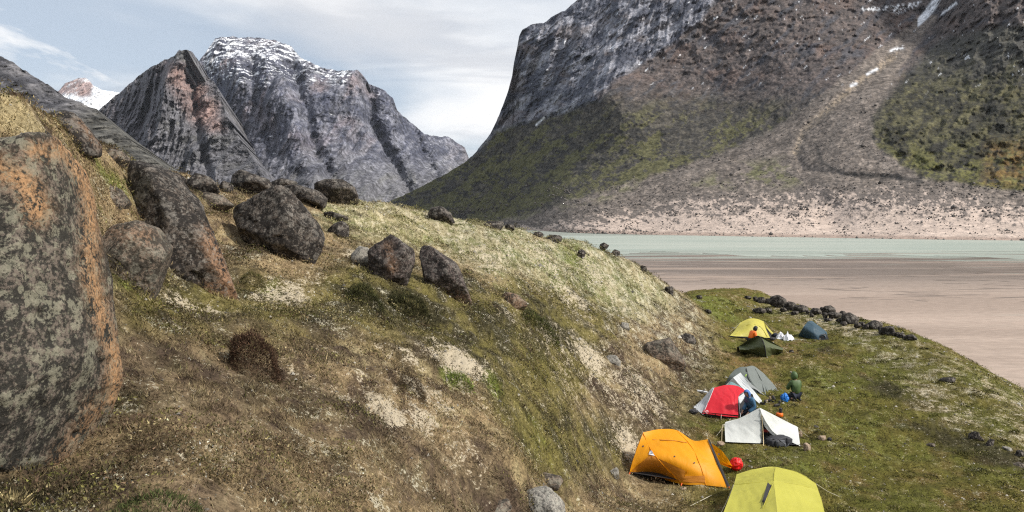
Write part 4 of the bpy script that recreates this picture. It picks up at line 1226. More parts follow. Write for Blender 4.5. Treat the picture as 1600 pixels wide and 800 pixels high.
def rock(poly, thick, m, label, cat='boulder', group=None, seed=0, sub=5, base=None, tint=None, rough=1.0, p=0.66, sink=0.25, facets=8, name=None, bury=0.45, drop=0.0, tilt=1.0):
    """a stone from its outline: stands where its foot meets the ground, with its own thickness; broken by facets and cracks"""
    P = np.asarray(poly, float)
    rs = np.random.RandomState(seed + 100)
    b = base if base is not None else (P[:, 0].mean(), P[:, 1].max())
    d = G(*b).y + thick * bury
    c2 = (P.min(0) + P.max(0)) / 2
    k = (d - .22 * thick) / F * 1.05
    loc = A(c2[0], c2[1], d)
    Q = np.stack([(P[:, 0] - c2[0]) * k, -(P[:, 1] - c2[1]) * k], 1)
    lowz = Q[:, 1].min()
    Q[:, 1] = np.where(Q[:, 1] < 0.3 * lowz, Q[:, 1] * (1 + sink), Q[:, 1])
    # the stone is cut by planes: one along each edge of its outline, more across its front, top and back
    Hq = hull2(Q)
    while len(Hq) > 7:                       # long straight breaks, not a curve of little ones
        ar = [abs(np.cross(Hq[i - 1] - Hq[i], Hq[(i + 1) % len(Hq)] - Hq[i])) for i in range(len(Hq))]
        i = int(np.argmin(ar))
        nb = Hq[i - 1], Hq[(i + 1) % len(Hq)]
        Hq = np.delete(Hq, i, 0)
    c_h = Hq.mean(0)
    Hq = c_h + (Hq - c_h) * rs.uniform(1.0, 1.10, (len(Hq), 1))
    Hq = hull2(Hq)
    size = math.sqrt((Hq[:, 0].max() - Hq[:, 0].min()) * (Hq[:, 1].max() - Hq[:, 1].min())) / 2
    ctr = Hq.mean(0)
    PL = []
    for i in range(len(Hq)):
        a, e = Hq[i] - ctr, Hq[(i + 1) % len(Hq)] - ctr
        t_ = e - a
        n2_ = np.array([t_[1], -t_[0]]) / (np.linalg.norm(t_) + 1e-9)
        if n2_ @ a < 0:
            n2_ = -n2_
        for s_ in ((-1, 1) if np.linalg.norm(t_) > .25 * size else (rs.choice([-1, 1]),)):
            tl = rs.uniform(.02, .45) * s_
            n = np.array([n2_[0], tl, n2_[1]])
            PL.append((n / np.linalg.norm(n), max(n2_ @ a, .12 * size) / np.linalg.norm(n)))
    hw, hh = (Hq[:, 0].max() - Hq[:, 0].min()) / 2, (Hq[:, 1].max() - Hq[:, 1].min()) / 2
    for f in range(facets):
        front = f < facets * .65
        n = np.array([rs.normal(0, .62) * tilt, -1.0 if front else 1.0, rs.normal(.15, .6) * tilt])
        n /= np.linalg.norm(n)
        PL.append((n, math.sqrt((thick * .5 * n[1]) ** 2 + (.62 * hw * n[0]) ** 2 + (.62 * hh * n[2]) ** 2) * rs.uniform(.62, .95)))
    PN, PH = np.array([a for a, _ in PL]), np.array([b_ for _, b_ in PL])
    bm = bmesh.new()
    bmesh.ops.create_icosphere(bm, subdivisions=sub, radius=1.0)
    me = bpy.data.meshes.new(name or cat)
    bm.to_mesh(me)
    bm.free()
    nv = len(me.vertices)
    v = np.empty(nv * 3, np.float32)
    me.vertices.foreach_get('co', v)
    v = v.reshape(-1, 3).astype(float)
    gq = np.maximum(v @ PN.T, 0) / PH
    q = v / ((gq ** 38).sum(1) ** (1 / 38))[:, None]
    q[:, 0] += ctr[0]
    q[:, 2] += ctr[1]
    rho = np.hypot(v[:, 0], v[:, 2])
    rr = np.linalg.norm(q, axis=1)[:, None] + 1e-9
    nn = q / rr
    u = q / size
    o = seed * 3.7
    disp = .03 * fbm(u[:, 0] * 1.7 + o, u[:, 1] * 1.7, u[:, 2] * 1.7, 2) + .042 * fbm(u[:, 0] * 5 + o, u[:, 1] * 5, u[:, 2] * 5, 5, .68)
    step = 5.0 * (u[:, 2] * .8 + u[:, 0] * .5) + 1.2 * fbm(u[:, 0] * 2 + o, u[:, 1] * 2, u[:, 2] * 2, 3)
    disp += .035 * (np.abs((step % 1.0) - .5) * 2) ** 3 * fbm(u[:, 0] * 1.3, u[:, 1] * 1.3 + o, u[:, 2] * 1.3, 2)
    disp -= .30 * np.maximum(ridged(u[:, 0] * 1.5 + o, u[:, 1] * 1.5, u[:, 2] * 2.2, 3) - .80, 0)
    q = q + nn * (disp * size * rough)[:, None]
    # hold the outline's breadth and height as seen, with the foot going on down into the turf
    hgt = P[:, 1].max() - P[:, 1].min()
    want = (P[:, 0].min(), P[:, 0].max(), P[:, 1].min(), P[:, 1].max() + hgt * sink * .5)
    for _ in range(4):
        a_, b_ = project(q[:, 0] + loc.x, q[:, 1] + loc.y, q[:, 2] + loc.z)
        have = (a_.min(), a_.max(), b_.min(), b_.max())
        fx, fz = (want[1] - want[0]) / (have[1] - have[0]), (want[3] - want[2]) / (have[3] - have[2])
        q[:, 0] *= fx
        q[:, 2] *= fz
        a_, b_ = project(q[:, 0] + loc.x, q[:, 1] + loc.y, q[:, 2] + loc.z)
        loc.x += ((want[0] + want[1]) - (a_.min() + a_.max())) / 2 / F * (d - .25 * thick)
        loc.z -= ((want[2] + want[3]) - (b_.min() + b_.max())) / 2 / F * (d - .25 * thick)
    loc.z -= drop * hgt * k
    me.vertices.foreach_set('co', q.astype(np.float32).ravel())
    if tint is not None:
        wpx, wpy = project(q[:, 0] + loc.x, d + q[:, 1], q[:, 2] + loc.z)
        set_val(me, 'tint', tint(wpx, wpy, q / size))
    else:
        set_val(me, 'tint', np.zeros(nv))
    me.update()
    ob = link_mesh(name or cat, me, m)
    ob.location = loc
    tag(ob, label, cat, group)
    return ob


HB = 'boulders lying on the hillside'


def edge_tint(pts, w, amt=1.0):
    def f(px, py, u):
        return amt * np.clip(line_mask(px + 8 * fbm(px * .03, py * .03), py, pts, w), 0, 1)
    return f


def tint_big(px, py, u):
    r = line_mask(px, py, [(100, 214), (128, 262), (143, 320), (140, 420), (160, 500), (182, 560), (178, 620)], 15)
    t = line_mask(px, py, [(0, 262), (40, 285), (60, 330)], 20) + line_mask(px, py, [(50, 235), (110, 240), (125, 265)], 14) * .8
    l = line_mask(px, py, [(150, 640), (115, 700), (70, 760)], 22) * .6
    return np.clip(r + t + l, 0, 1)


rock([(-150, 252), (-60, 234), (0, 228), (45, 212), (88, 206), (112, 226), (124, 262), (146, 285), (156, 330), (151, 375), (156, 430), (163, 480), (182, 528),
      (190, 580), (178, 622), (146, 690), (110, 735), (60, 790), (-100, 810), (-230, 700), (-250, 400)], 1.9, M_BIG,
     'huge near boulder with orange edge and pale green lichen at the left margin', seed=8, sub=7, base=(105, 760), tint=tint_big, rough=.7, facets=9, bury=.10, sink=.3, tilt=.3)
rock([(52, 186), (75, 176), (98, 172), (122, 180), (134, 196), (152, 216), (160, 238), (140, 240), (112, 226), (80, 206)], 1.0, M_DARK,
     'dark brown boulder on the grassy crest just above the huge lichened boulder', group=HB, seed=5, sub=5, base=(120, 236), tint=edge_tint([(125, 190), (155, 230)], 7, .4))
rock([(-60, 208), (0, 206), (28, 210), (44, 220), (30, 236), (-20, 244), (-70, 240)], .7, M_GREY,
     'pale grey rounded rock resting above the orange patch at the left edge', group=HB, seed=6, sub=5, base=(30, 222), drop=-.1)
rock([(-30, 196), (0, 184), (30, 180), (60, 188), (84, 206), (60, 214), (10, 212)], .9, M_DARK,
     'dark lichened ledge of rock in the turf at the left edge, under the grass crest', group=HB, seed=71, sub=5, base=(40, 216), bury=.55)
rock([(160, 240), (176, 232), (196, 236), (204, 250), (188, 262), (166, 256)], .8, M_BROWN,
     'brown rock on the crest between the long slab and the dark brown crest boulder', group=HB, seed=72, sub=5, base=(185, 262))
rock([(262, 276), (272, 269), (288, 272), (296, 284), (280, 290), (266, 286)], .9, M_DARK,
     'small dark rock on the skyline right of the long slab boulder', group=HB, seed=73, sub=4, base=(280, 290))
rock([(342, 290), (350, 282), (362, 286), (366, 298), (354, 304), (344, 300)], .9, M_DARK,
     'small black rock between the jagged skyline boulder and the domed one', group=HB, seed=74, sub=4, base=(355, 304))
rock([(192, 268), (206, 250), (228, 250), (252, 264), (280, 288), (300, 306), (322, 332), (338, 368), (352, 402), (372, 428), (382, 452), (368, 478), (340, 464),
      (306, 440), (280, 420), (258, 388), (232, 352), (205, 318), (196, 292)], 1.6, M_DARK,
     'long dark slab boulder sloping down to a pinkish rounded lower end', group=HB, seed=7, sub=6, base=(330, 462), tint=edge_tint([(325, 370), (345, 420), (362, 460), (330, 455)], 16, .75))
rock([(160, 352), (186, 344), (214, 346), (240, 360), (264, 384), (271, 402), (262, 432), (240, 462), (214, 452), (188, 436), (168, 420), (156, 390)], 1.2, M_BROWN,
     'brown layered boulder below the grey rock beside the huge lichened boulder', group=HB, seed=9, sub=6, base=(220, 464), tint=edge_tint([(170, 360), (230, 370)], 14, .35))
rock([(140, 284), (166, 286), (190, 296), (206, 318), (196, 330), (172, 336), (150, 330)], .8, M_BROWN,
     'flat topped grey brown rock wedged between the huge boulder and the long slab', group=HB, seed=10, sub=5, base=(180, 338))
rock([(286, 284), (304, 270), (326, 276), (342, 282), (344, 298), (320, 307), (298, 304), (284, 296)], 1.4, M_DARK,
     'black jagged boulder on the skyline left of the brown domed one', group=HB, seed=12, sub=5, base=(315, 308))
rock([(360, 292), (364, 274), (378, 265), (400, 268), (420, 280), (430, 296), (400, 304), (372, 302)], 1.6, M_DARK,
     'domed brown black boulder on the skyline just behind the great leaning block', group=HB, seed=13, sub=5, base=(385, 306))
rock([(364, 306), (372, 294), (398, 289), (424, 294), (446, 306), (462, 326), (482, 352), (500, 378), (508, 400), (504, 414), (494, 419), (462, 410), (440, 406),
      (416, 400), (398, 386), (388, 366), (374, 340), (366, 324)], 2.3, M_DARK,
     'great leaning black block with pale speckles, biggest boulder mid hillside', group=HB, seed=14, sub=6, base=(470, 412), facets=16)
rock([(490, 300), (496, 286), (512, 279), (536, 280), (552, 290), (561, 306), (562, 318), (540, 318), (512, 314), (494, 310)], 2.2, M_DARK,
     'big dark boulder alone on the skyline at the top of the straw grass', group=HB, seed=15, sub=5, base=(530, 322))
rock([(432, 300), (446, 290), (470, 288), (500, 298), (512, 312), (506, 322), (480, 318), (452, 312)], 1.4, M_DARK,
     'low dark rock tucked against the left foot of the skyline boulder', group=HB, seed=16, sub=5, base=(475, 322))
rock([(420, 288), (440, 278), (462, 284), (466, 296), (440, 300)], 1.0, M_DARK,
     'small dark rock on the skyline between the domed boulder and the low rock', group=HB, seed=36, sub=4, base=(440, 302))
rock([(300, 306), (330, 300), (352, 306), (366, 320), (350, 330), (322, 326)], 1.1, M_BROWN,
     'low brown rock just left of the great leaning block', group=HB, seed=37, sub=5, base=(335, 332))
rock([(512, 358), (522, 348), (532, 345), (543, 354), (546, 370), (530, 371), (514, 366)], .7, M_DARK,
     'small black pointed stone right of the great leaning block', group=HB, seed=17, sub=4, base=(530, 373))
rock([(505, 332), (520, 330), (545, 338), (540, 346), (520, 342)], .6, M_DARK,
     'flat dark stone showing in the straw grass below the skyline boulder', group=HB, seed=38, sub=4, base=(525, 347))
rock([(574, 398), (584, 382), (598, 372), (614, 366), (630, 376), (646, 392), (649, 408), (640, 424), (632, 446), (618, 452), (596, 440), (582, 424)], 1.5, M_PURP,
     'rounded dark boulder with rust streaks, left of the pair in the middle hillside', group=HB, seed=18, sub=6, base=(615, 452), bury=.6, tint=edge_tint([(608, 385), (612, 420)], 8, .5))
rock([(655, 398), (664, 383), (678, 388), (698, 400), (716, 416), (726, 440), (738, 466), (722, 474), (690, 468), (668, 452), (658, 430)], 1.6, M_PURP,
     'slanting dark boulder with pinkish foot, right of the pair in the middle hillside', group=HB, seed=19, sub=6, base=(700, 472), bury=.65, tint=edge_tint([(670, 455), (735, 470)], 9, .45))
rock([(668, 334), (674, 324), (690, 322), (704, 332), (711, 346), (694, 347), (676, 344)], 1.4, M_DARK,
     'lone dark boulder on the ridge right of the straw grass top', group=HB, seed=20, sub=5, base=(690, 349))
rock([(548, 398), (560, 384), (576, 388), (580, 408), (566, 418), (552, 412)], .7, M_GREY,
     'pale lichen covered stone against the left side of the rust streaked boulder', group=HB, seed=39, sub=4, base=(565, 420))
for i, (x0, y0, ww, hh, lab) in enumerate([
        (772, 352, 34, 12, 'low dark ridge rock nearest the lone ridge boulder'), (797, 355, 16, 9, 'small dark ridge rock in the middle of the ridge line'),
        (866, 374, 28, 13, 'dark ridge boulder in front of the far river bank'), (841, 366, 20, 7, 'flat dark ridge stone just left of the ridge boulder by the river'),
        (908, 398, 14, 14, 'dark upright stone on the grassy slope below the ridge by the river'), (943, 384, 16, 9, 'dark stone against the water on the ridge edge'),
        (962, 394, 14, 7, 'small dark stone on the ridge edge just above the mud'), 
        (1006, 420, 12, 9, 'small dark stone low on the falling ridge edge'), (1046, 455, 16, 14, 'dark stone lowest on the ridge edge above the mud flat'),
        ]):
    an = np.radians([0, 40, 85, 130, 180, 225, 270, 315])
    rs = np.random.RandomState(i + 40)
    rock([(x0 + ww / 2 * math.cos(a) * rs.uniform(.8, 1.1), y0 - hh * .45 - hh * .55 * math.sin(a) * rs.uniform(.8, 1.1)) for a in an], ww / F * 34 * .8, M_DARK,
         lab, group='rocks along the ridge', seed=i + 40, sub=4, base=(x0, y0 + 5), cat='rock', sink=.8, rough=1.4, drop=.35)
rock([(780, 466), (792, 456), (806, 460), (822, 474), (824, 484), (806, 486), (790, 478)], .8, M_BROWN, 'pinkish brown slab half sunk in dark heath mid hillside',
     group=HB, seed=60, sub=5, base=(805, 486), bury=.6, tint=lambda px, py, u: np.full(px.shape, .45))
rock([(1004, 548), (1010, 536), (1030, 528), (1050, 527), (1064, 534), (1072, 548), (1073, 566), (1066, 578), (1040, 574), (1016, 566)], 1.6, M_BROWN,
     'broad grey brown boulder sunk in the slope above the red tent', group=HB, seed=61, sub=6, base=(1040, 576), bury=.6, tint=edge_tint([(1010, 560), (1066, 572)], 10, .35))
rock([(1056, 522), (1068, 514), (1084, 518), (1088, 532), (1072, 538), (1060, 532)], .9, M_DARK, 'dark rock just above the broad sunken boulder near the foot of the hill',
     group=HB, seed=62, sub=4, base=(1075, 538), bury=.5, drop=.25)
rock([(944, 560), (950, 548), (962, 547), (970, 558), (968, 570), (954, 570)], .55, M_GREY, 'round grey cobble on the sandy slope left of the broad sunken boulder', group=HB, seed=63, sub=4, base=(958, 571), bury=.5, drop=.3)
rock([(966, 508), (972, 498), (982, 500), (984, 510), (974, 514)], .5, M_GREY, 'small grey stone high on the slope above the round grey cobble', group=HB, seed=64, sub=4, base=(975, 514), drop=.3)
rock([(800, 778), (812, 766), (836, 759), (860, 760), (876, 772), (884, 790), (884, 812), (840, 822), (806, 812), (792, 796)], .9, M_GREY,
     'grey lichen crusted boulder at the bottom edge of the photo', group=HB, seed=65, sub=6, base=(845, 792), bury=.0, sink=.5)
rock([(836, 748), (846, 740), (862, 738), (876, 742), (880, 752), (874, 762), (852, 764), (838, 758)], .55, M_BROWN,
     'brown stone right behind the grey lichen crusted boulder', group=HB, seed=66, sub=5, base=(858, 765))
rock([(744, 792), (756, 778), (776, 774), (796, 778), (800, 792), (790, 806), (760, 808)], .5, M_BROWN,
     'brown stone left of the grey lichen crusted boulder at the bottom edge', group=HB, seed=67, sub=5, base=(772, 806))
rock([(950, 736), (958, 730), (966, 733), (968, 744), (958, 749), (951, 745)], .28, M_GREY, 'small grey angular stone left of the orange tent', cat='stone', group='small stones around the tents', seed=68, sub=4, base=(959, 749))
ST = 'small stones around the tents'
for i, (x0, y0, ww, hh, lab) in enumerate([
        (1126, 698, 14, 9, 'tan stone at the left corner of the white tent'), (1250, 683, 8, 11, 'pale stone upright behind the right corner of the white tent'),
        (1261, 705, 13, 13, 'broken tan stone in front of the right corner of the white tent'), (1284, 690, 15, 10, 'tan stone with a black lump beside it, right of the white tent'),
        (1068, 766, 12, 6, 'tan stone at the front peg of the orange tent'), (1089, 583, 7, 5, 'white pebble on the bare slope above the grey dome tent')]):
    rs = np.random.RandomState(i + 80)
    rock([(x0 + ww / 2 * math.cos(a) * rs.uniform(.85, 1.1), y0 - hh * .45 - hh * .55 * math.sin(a) * rs.uniform(.85, 1.1)) for a in np.radians(np.arange(0, 360, 45))],
         ww / F * 22 * .8, M_TAN, lab, group=ST, seed=i + 80, sub=4, base=(x0, y0), cat='stone')
SH = 'rocks along the far edge of the meadow'
for i, (x0, y0, ww, hh, lab) in enumerate([
        (1169, 467, 9, 5, 'tiny dark rock at the left end of the meadow edge line'), (1189, 473, 13, 9, 'small rounded dark rock near the left end of the meadow edge line'),
        (1201, 474, 12, 8, 'squat dark rock just left of the tallest rock on the meadow edge'), (1216, 480, 25, 18, 'tallest black rock on the far edge of the meadow'),
        (1234, 485, 20, 14, 'black rock leaning on the right side of the tallest edge rock'), (1251, 488, 24, 13, 'broad black rock above the blue tent on the meadow edge'),
        (1275, 491, 20, 10, 'flat greyish rock between two black ones on the meadow edge'), (1297, 490, 21, 13, 'rounded black rock stacked at the back of the edge line'),
        (1305, 498, 20, 11, 'black rock in front of the rounded one on the meadow edge'), (1326, 506, 30, 16, 'large rounded black rock where the edge line starts to thin'),
        (1346, 510, 12, 8, 'small black rock just right of the large rounded edge rock'), (1364, 515, 27, 14, 'long black rock on the thin part of the edge line'),
        (1388, 523, 28, 13, 'low long black rock third from the end of the edge line'), (1421, 531, 20, 9, 'last dark rock standing alone at the right end of the edge line'),
        (1186, 489, 18, 8, 'flat black rock in the moss behind the far yellow tent'), (1200, 488, 13, 7, 'black stone beside the flat rock behind the far yellow tent'),
        (1106, 489, 12, 6, 'dark stone in the moss at the left of the far meadow'), (1092, 466, 9, 5, 'grey stone by the mud at the far left of the meadow'),
        (1316, 495, 11, 9, 'little black rock wedged behind the large rounded edge rock'), (1402, 525, 10, 7, 'little black rock in the gap before the last edge rock'), (1242, 492, 12, 7, 'little black rock at the foot of the broad edge rock')]):
    rs = np.random.RandomState(i + 120)
    ww, hh = ww * 1.22, hh * 1.12
    rock([(x0 + ww / 2 * math.cos(a) * rs.uniform(.75, 1.15), y0 - hh * .45 - hh * .55 * math.sin(a) * rs.uniform(.75, 1.15)) for a in np.radians(np.arange(0, 360, 51.4) + rs.uniform(0, 50))],
         ww / F * 55 * .8, M_DARK, lab, group=SH, seed=i + 120, sub=4, base=(x0, y0 + 1.5), cat='rock', rough=1.3, drop=.06)
rs9 = np.random.RandomState(9)
GAPS = ['little black stone at the left foot of the tallest meadow edge rock', 'little black stone at the right foot of the tallest meadow edge rock', 'little black stone between the leaning and the broad edge rocks',
        'little black stone right under the broad edge rock above the blue tent', 'little black stone on the right shoulder of the broad edge rock', 'little black stone at the left end of the flat greyish edge rock, in front',
        'little black stone at the right end of the flat greyish edge rock', 'little black stone in front of the rounded rock stacked at the back', 'little black stone left of the large rounded edge rock',
        'little black stone in front of the large rounded edge rock, at its left', 'little black stone touching the right side of the large rounded edge rock', 'little black stone in front of the large rounded edge rock, at its right',
        'little black stone left of the long black rock on the thin line', 'little black stone right of the long black rock on the thin line', 'little black stone in front of the low long edge rock',
        'little black stone right after the low long edge rock', 'little black stone between the first two rocks of the edge line', 'little black stone left of the leaning edge rock',
        'little black stone at the left of the rock in front of the rounded one', 'little black stone just before the last edge rock']
for i, (x0, y0) in enumerate([(1209, 478), (1224, 487), (1241, 483), (1262, 490), (1258, 485), (1268, 495), (1284, 488), (1289, 496), (1312, 503), (1318, 508), (1336, 503), (1340, 512), (1352, 514),
                              (1375, 517), (1379, 522), (1396, 524), (1180, 470), (1229, 478), (1294, 502), (1408, 529)]):
    ww, hh = rs9.uniform(7, 14), rs9.uniform(5, 9)
    rock([(x0 + ww / 2 * math.cos(a) * rs9.uniform(.75, 1.2), y0 - hh * .45 - hh * .55 * math.sin(a) * rs9.uniform(.75, 1.2)) for a in np.radians(np.arange(0, 360, 51.4) + rs9.uniform(0, 50))],
         ww / F * 55 * .8, M_DARK, GAPS[i], group='small stones between the meadow edge rocks', seed=i + 200, sub=3, base=(x0, y0 + 1.5), cat='stone', rough=1.4)
RB = 'stones in the slope right of the camp'
for i, (x0, y0, ww, hh, mm, lab) in enumerate([
        (1521, 688, 20, 14, M_DARK, 'dark angular stone, leftmost of the row in the hollow on the right'), (1533, 690, 12, 9, M_BROWN, 'brown stone second in the row in the hollow on the right'),
        (1547, 697, 16, 11, M_DARK, 'dark stone in the middle of the row in the hollow on the right'), (1573, 706, 18, 10, M_GREY, 'grey stone near the end of the row in the hollow on the right'),
        (1593, 714, 16, 11, M_DARK, 'dark stone last in the row at the right margin'), (1453, 699, 16, 7, M_BROWN, 'flat reddish brown stone alone in the moss right of the white tent'),
        (1481, 597, 28, 8, M_DARK, 'flat dark stone slab high on the right slope near the skyline'), (1592, 730, 20, 8, M_BROWN, 'flat brown stone at the right margin below the row'),
        (1237, 551, 9, 5, M_DARK, 'dark stone in the moss right of the olive tent')]):
    rs = np.random.RandomState(i + 160)
    rock([(x0 + ww / 2 * math.cos(a) * rs.uniform(.8, 1.15), y0 - hh * .45 - hh * .55 * math.sin(a) * rs.uniform(.8, 1.15)) for a in np.radians(np.arange(0, 360, 45))],
         ww / F * 24 * .7, mm, lab, group=RB, seed=i + 160, sub=4, base=(x0, y0), cat='stone')


# ------------------------------------------------------------------ dwarf shrubs
def leaf_mat(name, rough=.8):
    m, t, out = new_mat(name)
    a = t.node('ShaderNodeAttribute', attribute_name='cover')
    p = t.node('ShaderNodeBsdfPrincipled', {'Base Color': a.outputs[0], 'Roughness': rough})
    p.inputs['Specular IOR Level'].default_value = .15
    t.put(out.inputs[0], p.outputs[0])
    return m


M_LEAF = leaf_mat('shrub_twigs')


def shrub(px, py, wpx, hpx, colr, label, n=1800, seed=0, blade=1.0, name='dwarf_shrub', cat='shrub', spread=1.0):
    rs = np.random.RandomState(seed)
    g = G(px, py)
    k = g.y / F
    W_, H_ = wpx * k / 2, hpx * k
    a = rs.uniform(0, 2 * np.pi, n)
    e = np.arcsin(rs.uniform(0.02, 1, n))
    f = rs.uniform(.55, 1.0, n) ** .5 * (1 + .25 * pnoise(np.cos(a) * 1.6 + seed, np.sin(a) * 1.6, e * 2))
    x, y = W_ * f * np.cos(a) * np.cos(e), W_ * .8 * f * np.sin(a) * np.cos(e)
    z = H_ * f * np.sin(e)
    gz = ground_z(g.x + x, g.y + y) - g.z
    p = np.stack([x, y, z + gz], 1)
    o = np.stack([np.cos(a) * np.cos(e), np.sin(a) * np.cos(e), np.sin(e) + .3], 1) + rs.normal(0, .5 * spread, (n, 3))
    o /= np.linalg.norm(o, axis=1)[:, None]
    L = rs.uniform(.05, .13, n)[:, None] * blade * W_ * 3
    s = np.cross(o, rs.normal(size=(n, 3)))
    s /= np.linalg.norm(s, axis=1)[:, None]
    wd = L * rs.uniform(.05, .14, n)[:, None]
    v = np.stack([p - s * wd, p + s * wd, p + o * L], 1).reshape(-1, 3)
    me = np_mesh(name, v, np.arange(3 * n).reshape(-1, 3))
    c = np.asarray(colr)[None] * np.exp(rs.normal(0, .5, n))[:, None]
    set_col(me, 'cover', np.repeat(np.clip(c, .006, .6), 3, 0))
    ob = link_mesh(name, me, M_LEAF, smooth=False)
    ob.location = g
    tag(ob, label, cat)
    return ob


shrub(398, 574, 86, 56, (.055, .032, .02), 'dark reddish brown heather cushion low on the hillside left of centre', 9000, 1, .36)
shrub(645, 616, 46, 30, (.06, .042, .025), 'small brown heather tuft above the sandy scrape', 4000, 2, .4)
shrub(18, 802, 50, 30, (.20, .16, .08), 'spiky straw coloured grass tussock at the foot of the huge boulder', 200, 3, 2.0, 'grass_tussock', 'tussock', .5)
shrub(570, 470, 60, 24, (.038, .04, .014), 'dark green crowberry mat below the left of the boulder pair', 3500, 4, .45)
shrub(640, 486, 70, 26, (.036, .036, .014), 'dark green crowberry mat between the boulder pair feet', 3500, 5, .45)
shrub(845, 520, 60, 24, (.05, .055, .016), 'olive green crowberry mat on the slope right of the pinkish slab', 2600, 6, .45)
shrub(720, 604, 44, 18, (.11, .14, .03), 'fresh green low plant beside the pale sandy patch', 1500, 7, .6, 'low_plant', 'plant')
shrub(245, 803, 170, 15, (.045, .055, .018), 'green sedge clump at the bottom edge left of centre', 1600, 8, .35, 'sedge_clump', 'plant')
shrub(395, 440, 40, 12, (.06, .055, .018), 'dark moss cushion at the foot of the great leaning block', 1500, 9, .5, 'moss_cushion', 'plant')


# ------------------------------------------------------------------ tents
def cr(Pc, t):
    """Catmull-Rom through control points Pc (n,...,3) at parameters t in 0..1"""
    n = len(Pc)
    if n == 2:
        tt = t.reshape((-1,) + (1,) * (Pc.ndim - 1))
        return Pc[0][None] * (1 - tt) + Pc[1][None] * tt
    s = np.clip(t, 0, 1) * (n - 1)
    i = np.minimum(s.astype(int), n - 2)
    f = (s - i).reshape((-1,) + (1,) * (Pc.ndim - 1))
    p0 = np.where((i > 0).reshape(f.shape), Pc[np.maximum(i - 1, 0)], 2 * Pc[i] - Pc[i + 1])
    p1, p2 = Pc[i], Pc[i + 1]
    p3 = np.where((i < n - 2).reshape(f.shape), Pc[np.minimum(i + 2, n - 1)], 2 * Pc[i + 1] - Pc[i])
    return .5 * (2 * p1 + (p2 - p0) * f + (2 * p0 - 5 * p1 + 4 * p2 - p3) * f ** 2 + (3 * p1 - p0 - 3 * p2 + p3) * f ** 3)


class Panel:
    """a sheet of cloth stretched between rows of points, hanging in a little and creased"""
    def __init__(self, rows, nu=28, nv=20, sag=0.03, inward=None, crease=0.022, seed=0):
        Cn = np.array([[list(p) for p in r] for r in rows], float)         # rows, cols, 3
        t = np.linspace(0, 1, nv)
        u = np.linspace(0, 1, nu)
        g = cr(Cn, t)                                                       # nv, cols, 3
        g = np.swapaxes(cr(np.swapaxes(g, 0, 1), u), 0, 1)                  # nv, nu, 3
        du, dv = np.gradient(g, axis=1), np.gradient(g, axis=0)
        n = np.cross(du, dv)
        n /= np.linalg.norm(n, axis=2)[..., None] + 1e-9
        if inward is not None:
            s = np.sign(((np.array(inward) - g) * n).sum(-1).mean()) or 1.0
            n = n * s
        U, V = np.meshgrid(u, t)
        w_ = (np.sin(np.pi * U) * np.sin(np.pi * V)) ** .8
        edge = np.minimum(1, 4 * np.minimum(U, 1 - U) + .15) * np.minimum(1, 4 * np.minimum(V, 1 - V) + .15)
        cre = .7 * fbm(U * 1.8 + V * 2.2 + seed, V * 4.0 - U * 3.6, seed * 1.3, 2) + .9 * (ridged(U * 1.1 + V * 1.3 + seed, (V - U) * 4.2, seed * 2.1, 2) - .62)
        self.g = g + n * (sag * w_ + crease * cre * edge)[..., None]
        self.nv, self.nu = nv, nu

    def mesh(self, name, m, parent, label=None):
        v = self.g.reshape(-1, 3) - np.array(parent.location)
        me = np_mesh(name, v, grid_faces(self.nv, self.nu))
        o = bpy.data.objects.new(name, me)
        COL.objects.link(o)
        me.materials.append(m)
        me.polygons.foreach_set('use_smooth', np.ones(len(me.polygons), bool))
        o.parent = parent
        if label:
            o['label'] = label
        return o

    def at(self, px, py, off=0.015):
        a, b = project(self.g[..., 0], self.g[..., 1], self.g[..., 2])
        k = np.argmin((a - px) ** 2 + (b - py) ** 2)
        p = self.g.reshape(-1, 3)[k].copy()
        dd = W(px, py, p[1])                       # stay exactly under the point, at the cloth's distance
        v = np.array([0, 0, EYE]) - dd
        return dd + v / np.linalg.norm(v) * off


def child(name, v, f, m, parent, label=None, smooth=True):
    v = np.asarray(v, float) - np.array(parent.matrix_world.translation if parent.parent else parent.location)
    me = np_mesh(name, v, f)
    me.materials.append(m)
    if smooth:
        me.polygons.foreach_set('use_smooth', np.ones(len(me.polygons), bool))
    o = bpy.data.objects.new(name, me)
    COL.objects.link(o)
    o.parent = parent
    if label:
        o['label'] = label
    return o


def patch_on(panel, quad, name, m, parent, off=0.02, n=6, k=3, label=None):
    q = np.asarray(quad, float)
    v = []
    for i in range(n):
        for j in range(k):
            t, u = i / (n - 1), j / (k - 1)
            p = (q[0] * (1 - u) + q[1] * u) * (1 - t) + (q[3] * (1 - u) + q[2] * u) * t
            v.append(panel.at(p[0], p[1], off))
    return child(name, v, grid_faces(n, k), m, parent, label)


def tube_geo(pts, r, sides=6):
    P = [Vector(p) for p in pts]
    v, f = [], []
    for i, p in enumerate(P):
        d = (P[min(i + 1, len(P) - 1)] - P[max(i - 1, 0)]).normalized()
        a = d.orthogonal().normalized()
        b = d.cross(a)
        for s in range(sides):
            an = 2 * math.pi * s / sides
            v.append(p + (a * math.cos(an) + b * math.sin(an)) * r)
    for i in range(len(P) - 1):
        for s in range(sides):
            f.append((i * sides + s, i * sides + (s + 1) % sides, (i + 1) * sides + (s + 1) % sides, (i + 1) * sides + s))
    return v, f


def tube(name, pts, r, m, parent, label=None):
    v, f = tube_geo(pts, r)
    return child(name, v, f, m, parent, label)


def seam(name, panel, pxs, r, m, parent, n=14, off=.006):
    q = cr(np.asarray(pxs, float), np.linspace(0, 1, n))
    return tube(name, [panel.at(a, b, off) for a, b in q], r, m, parent)


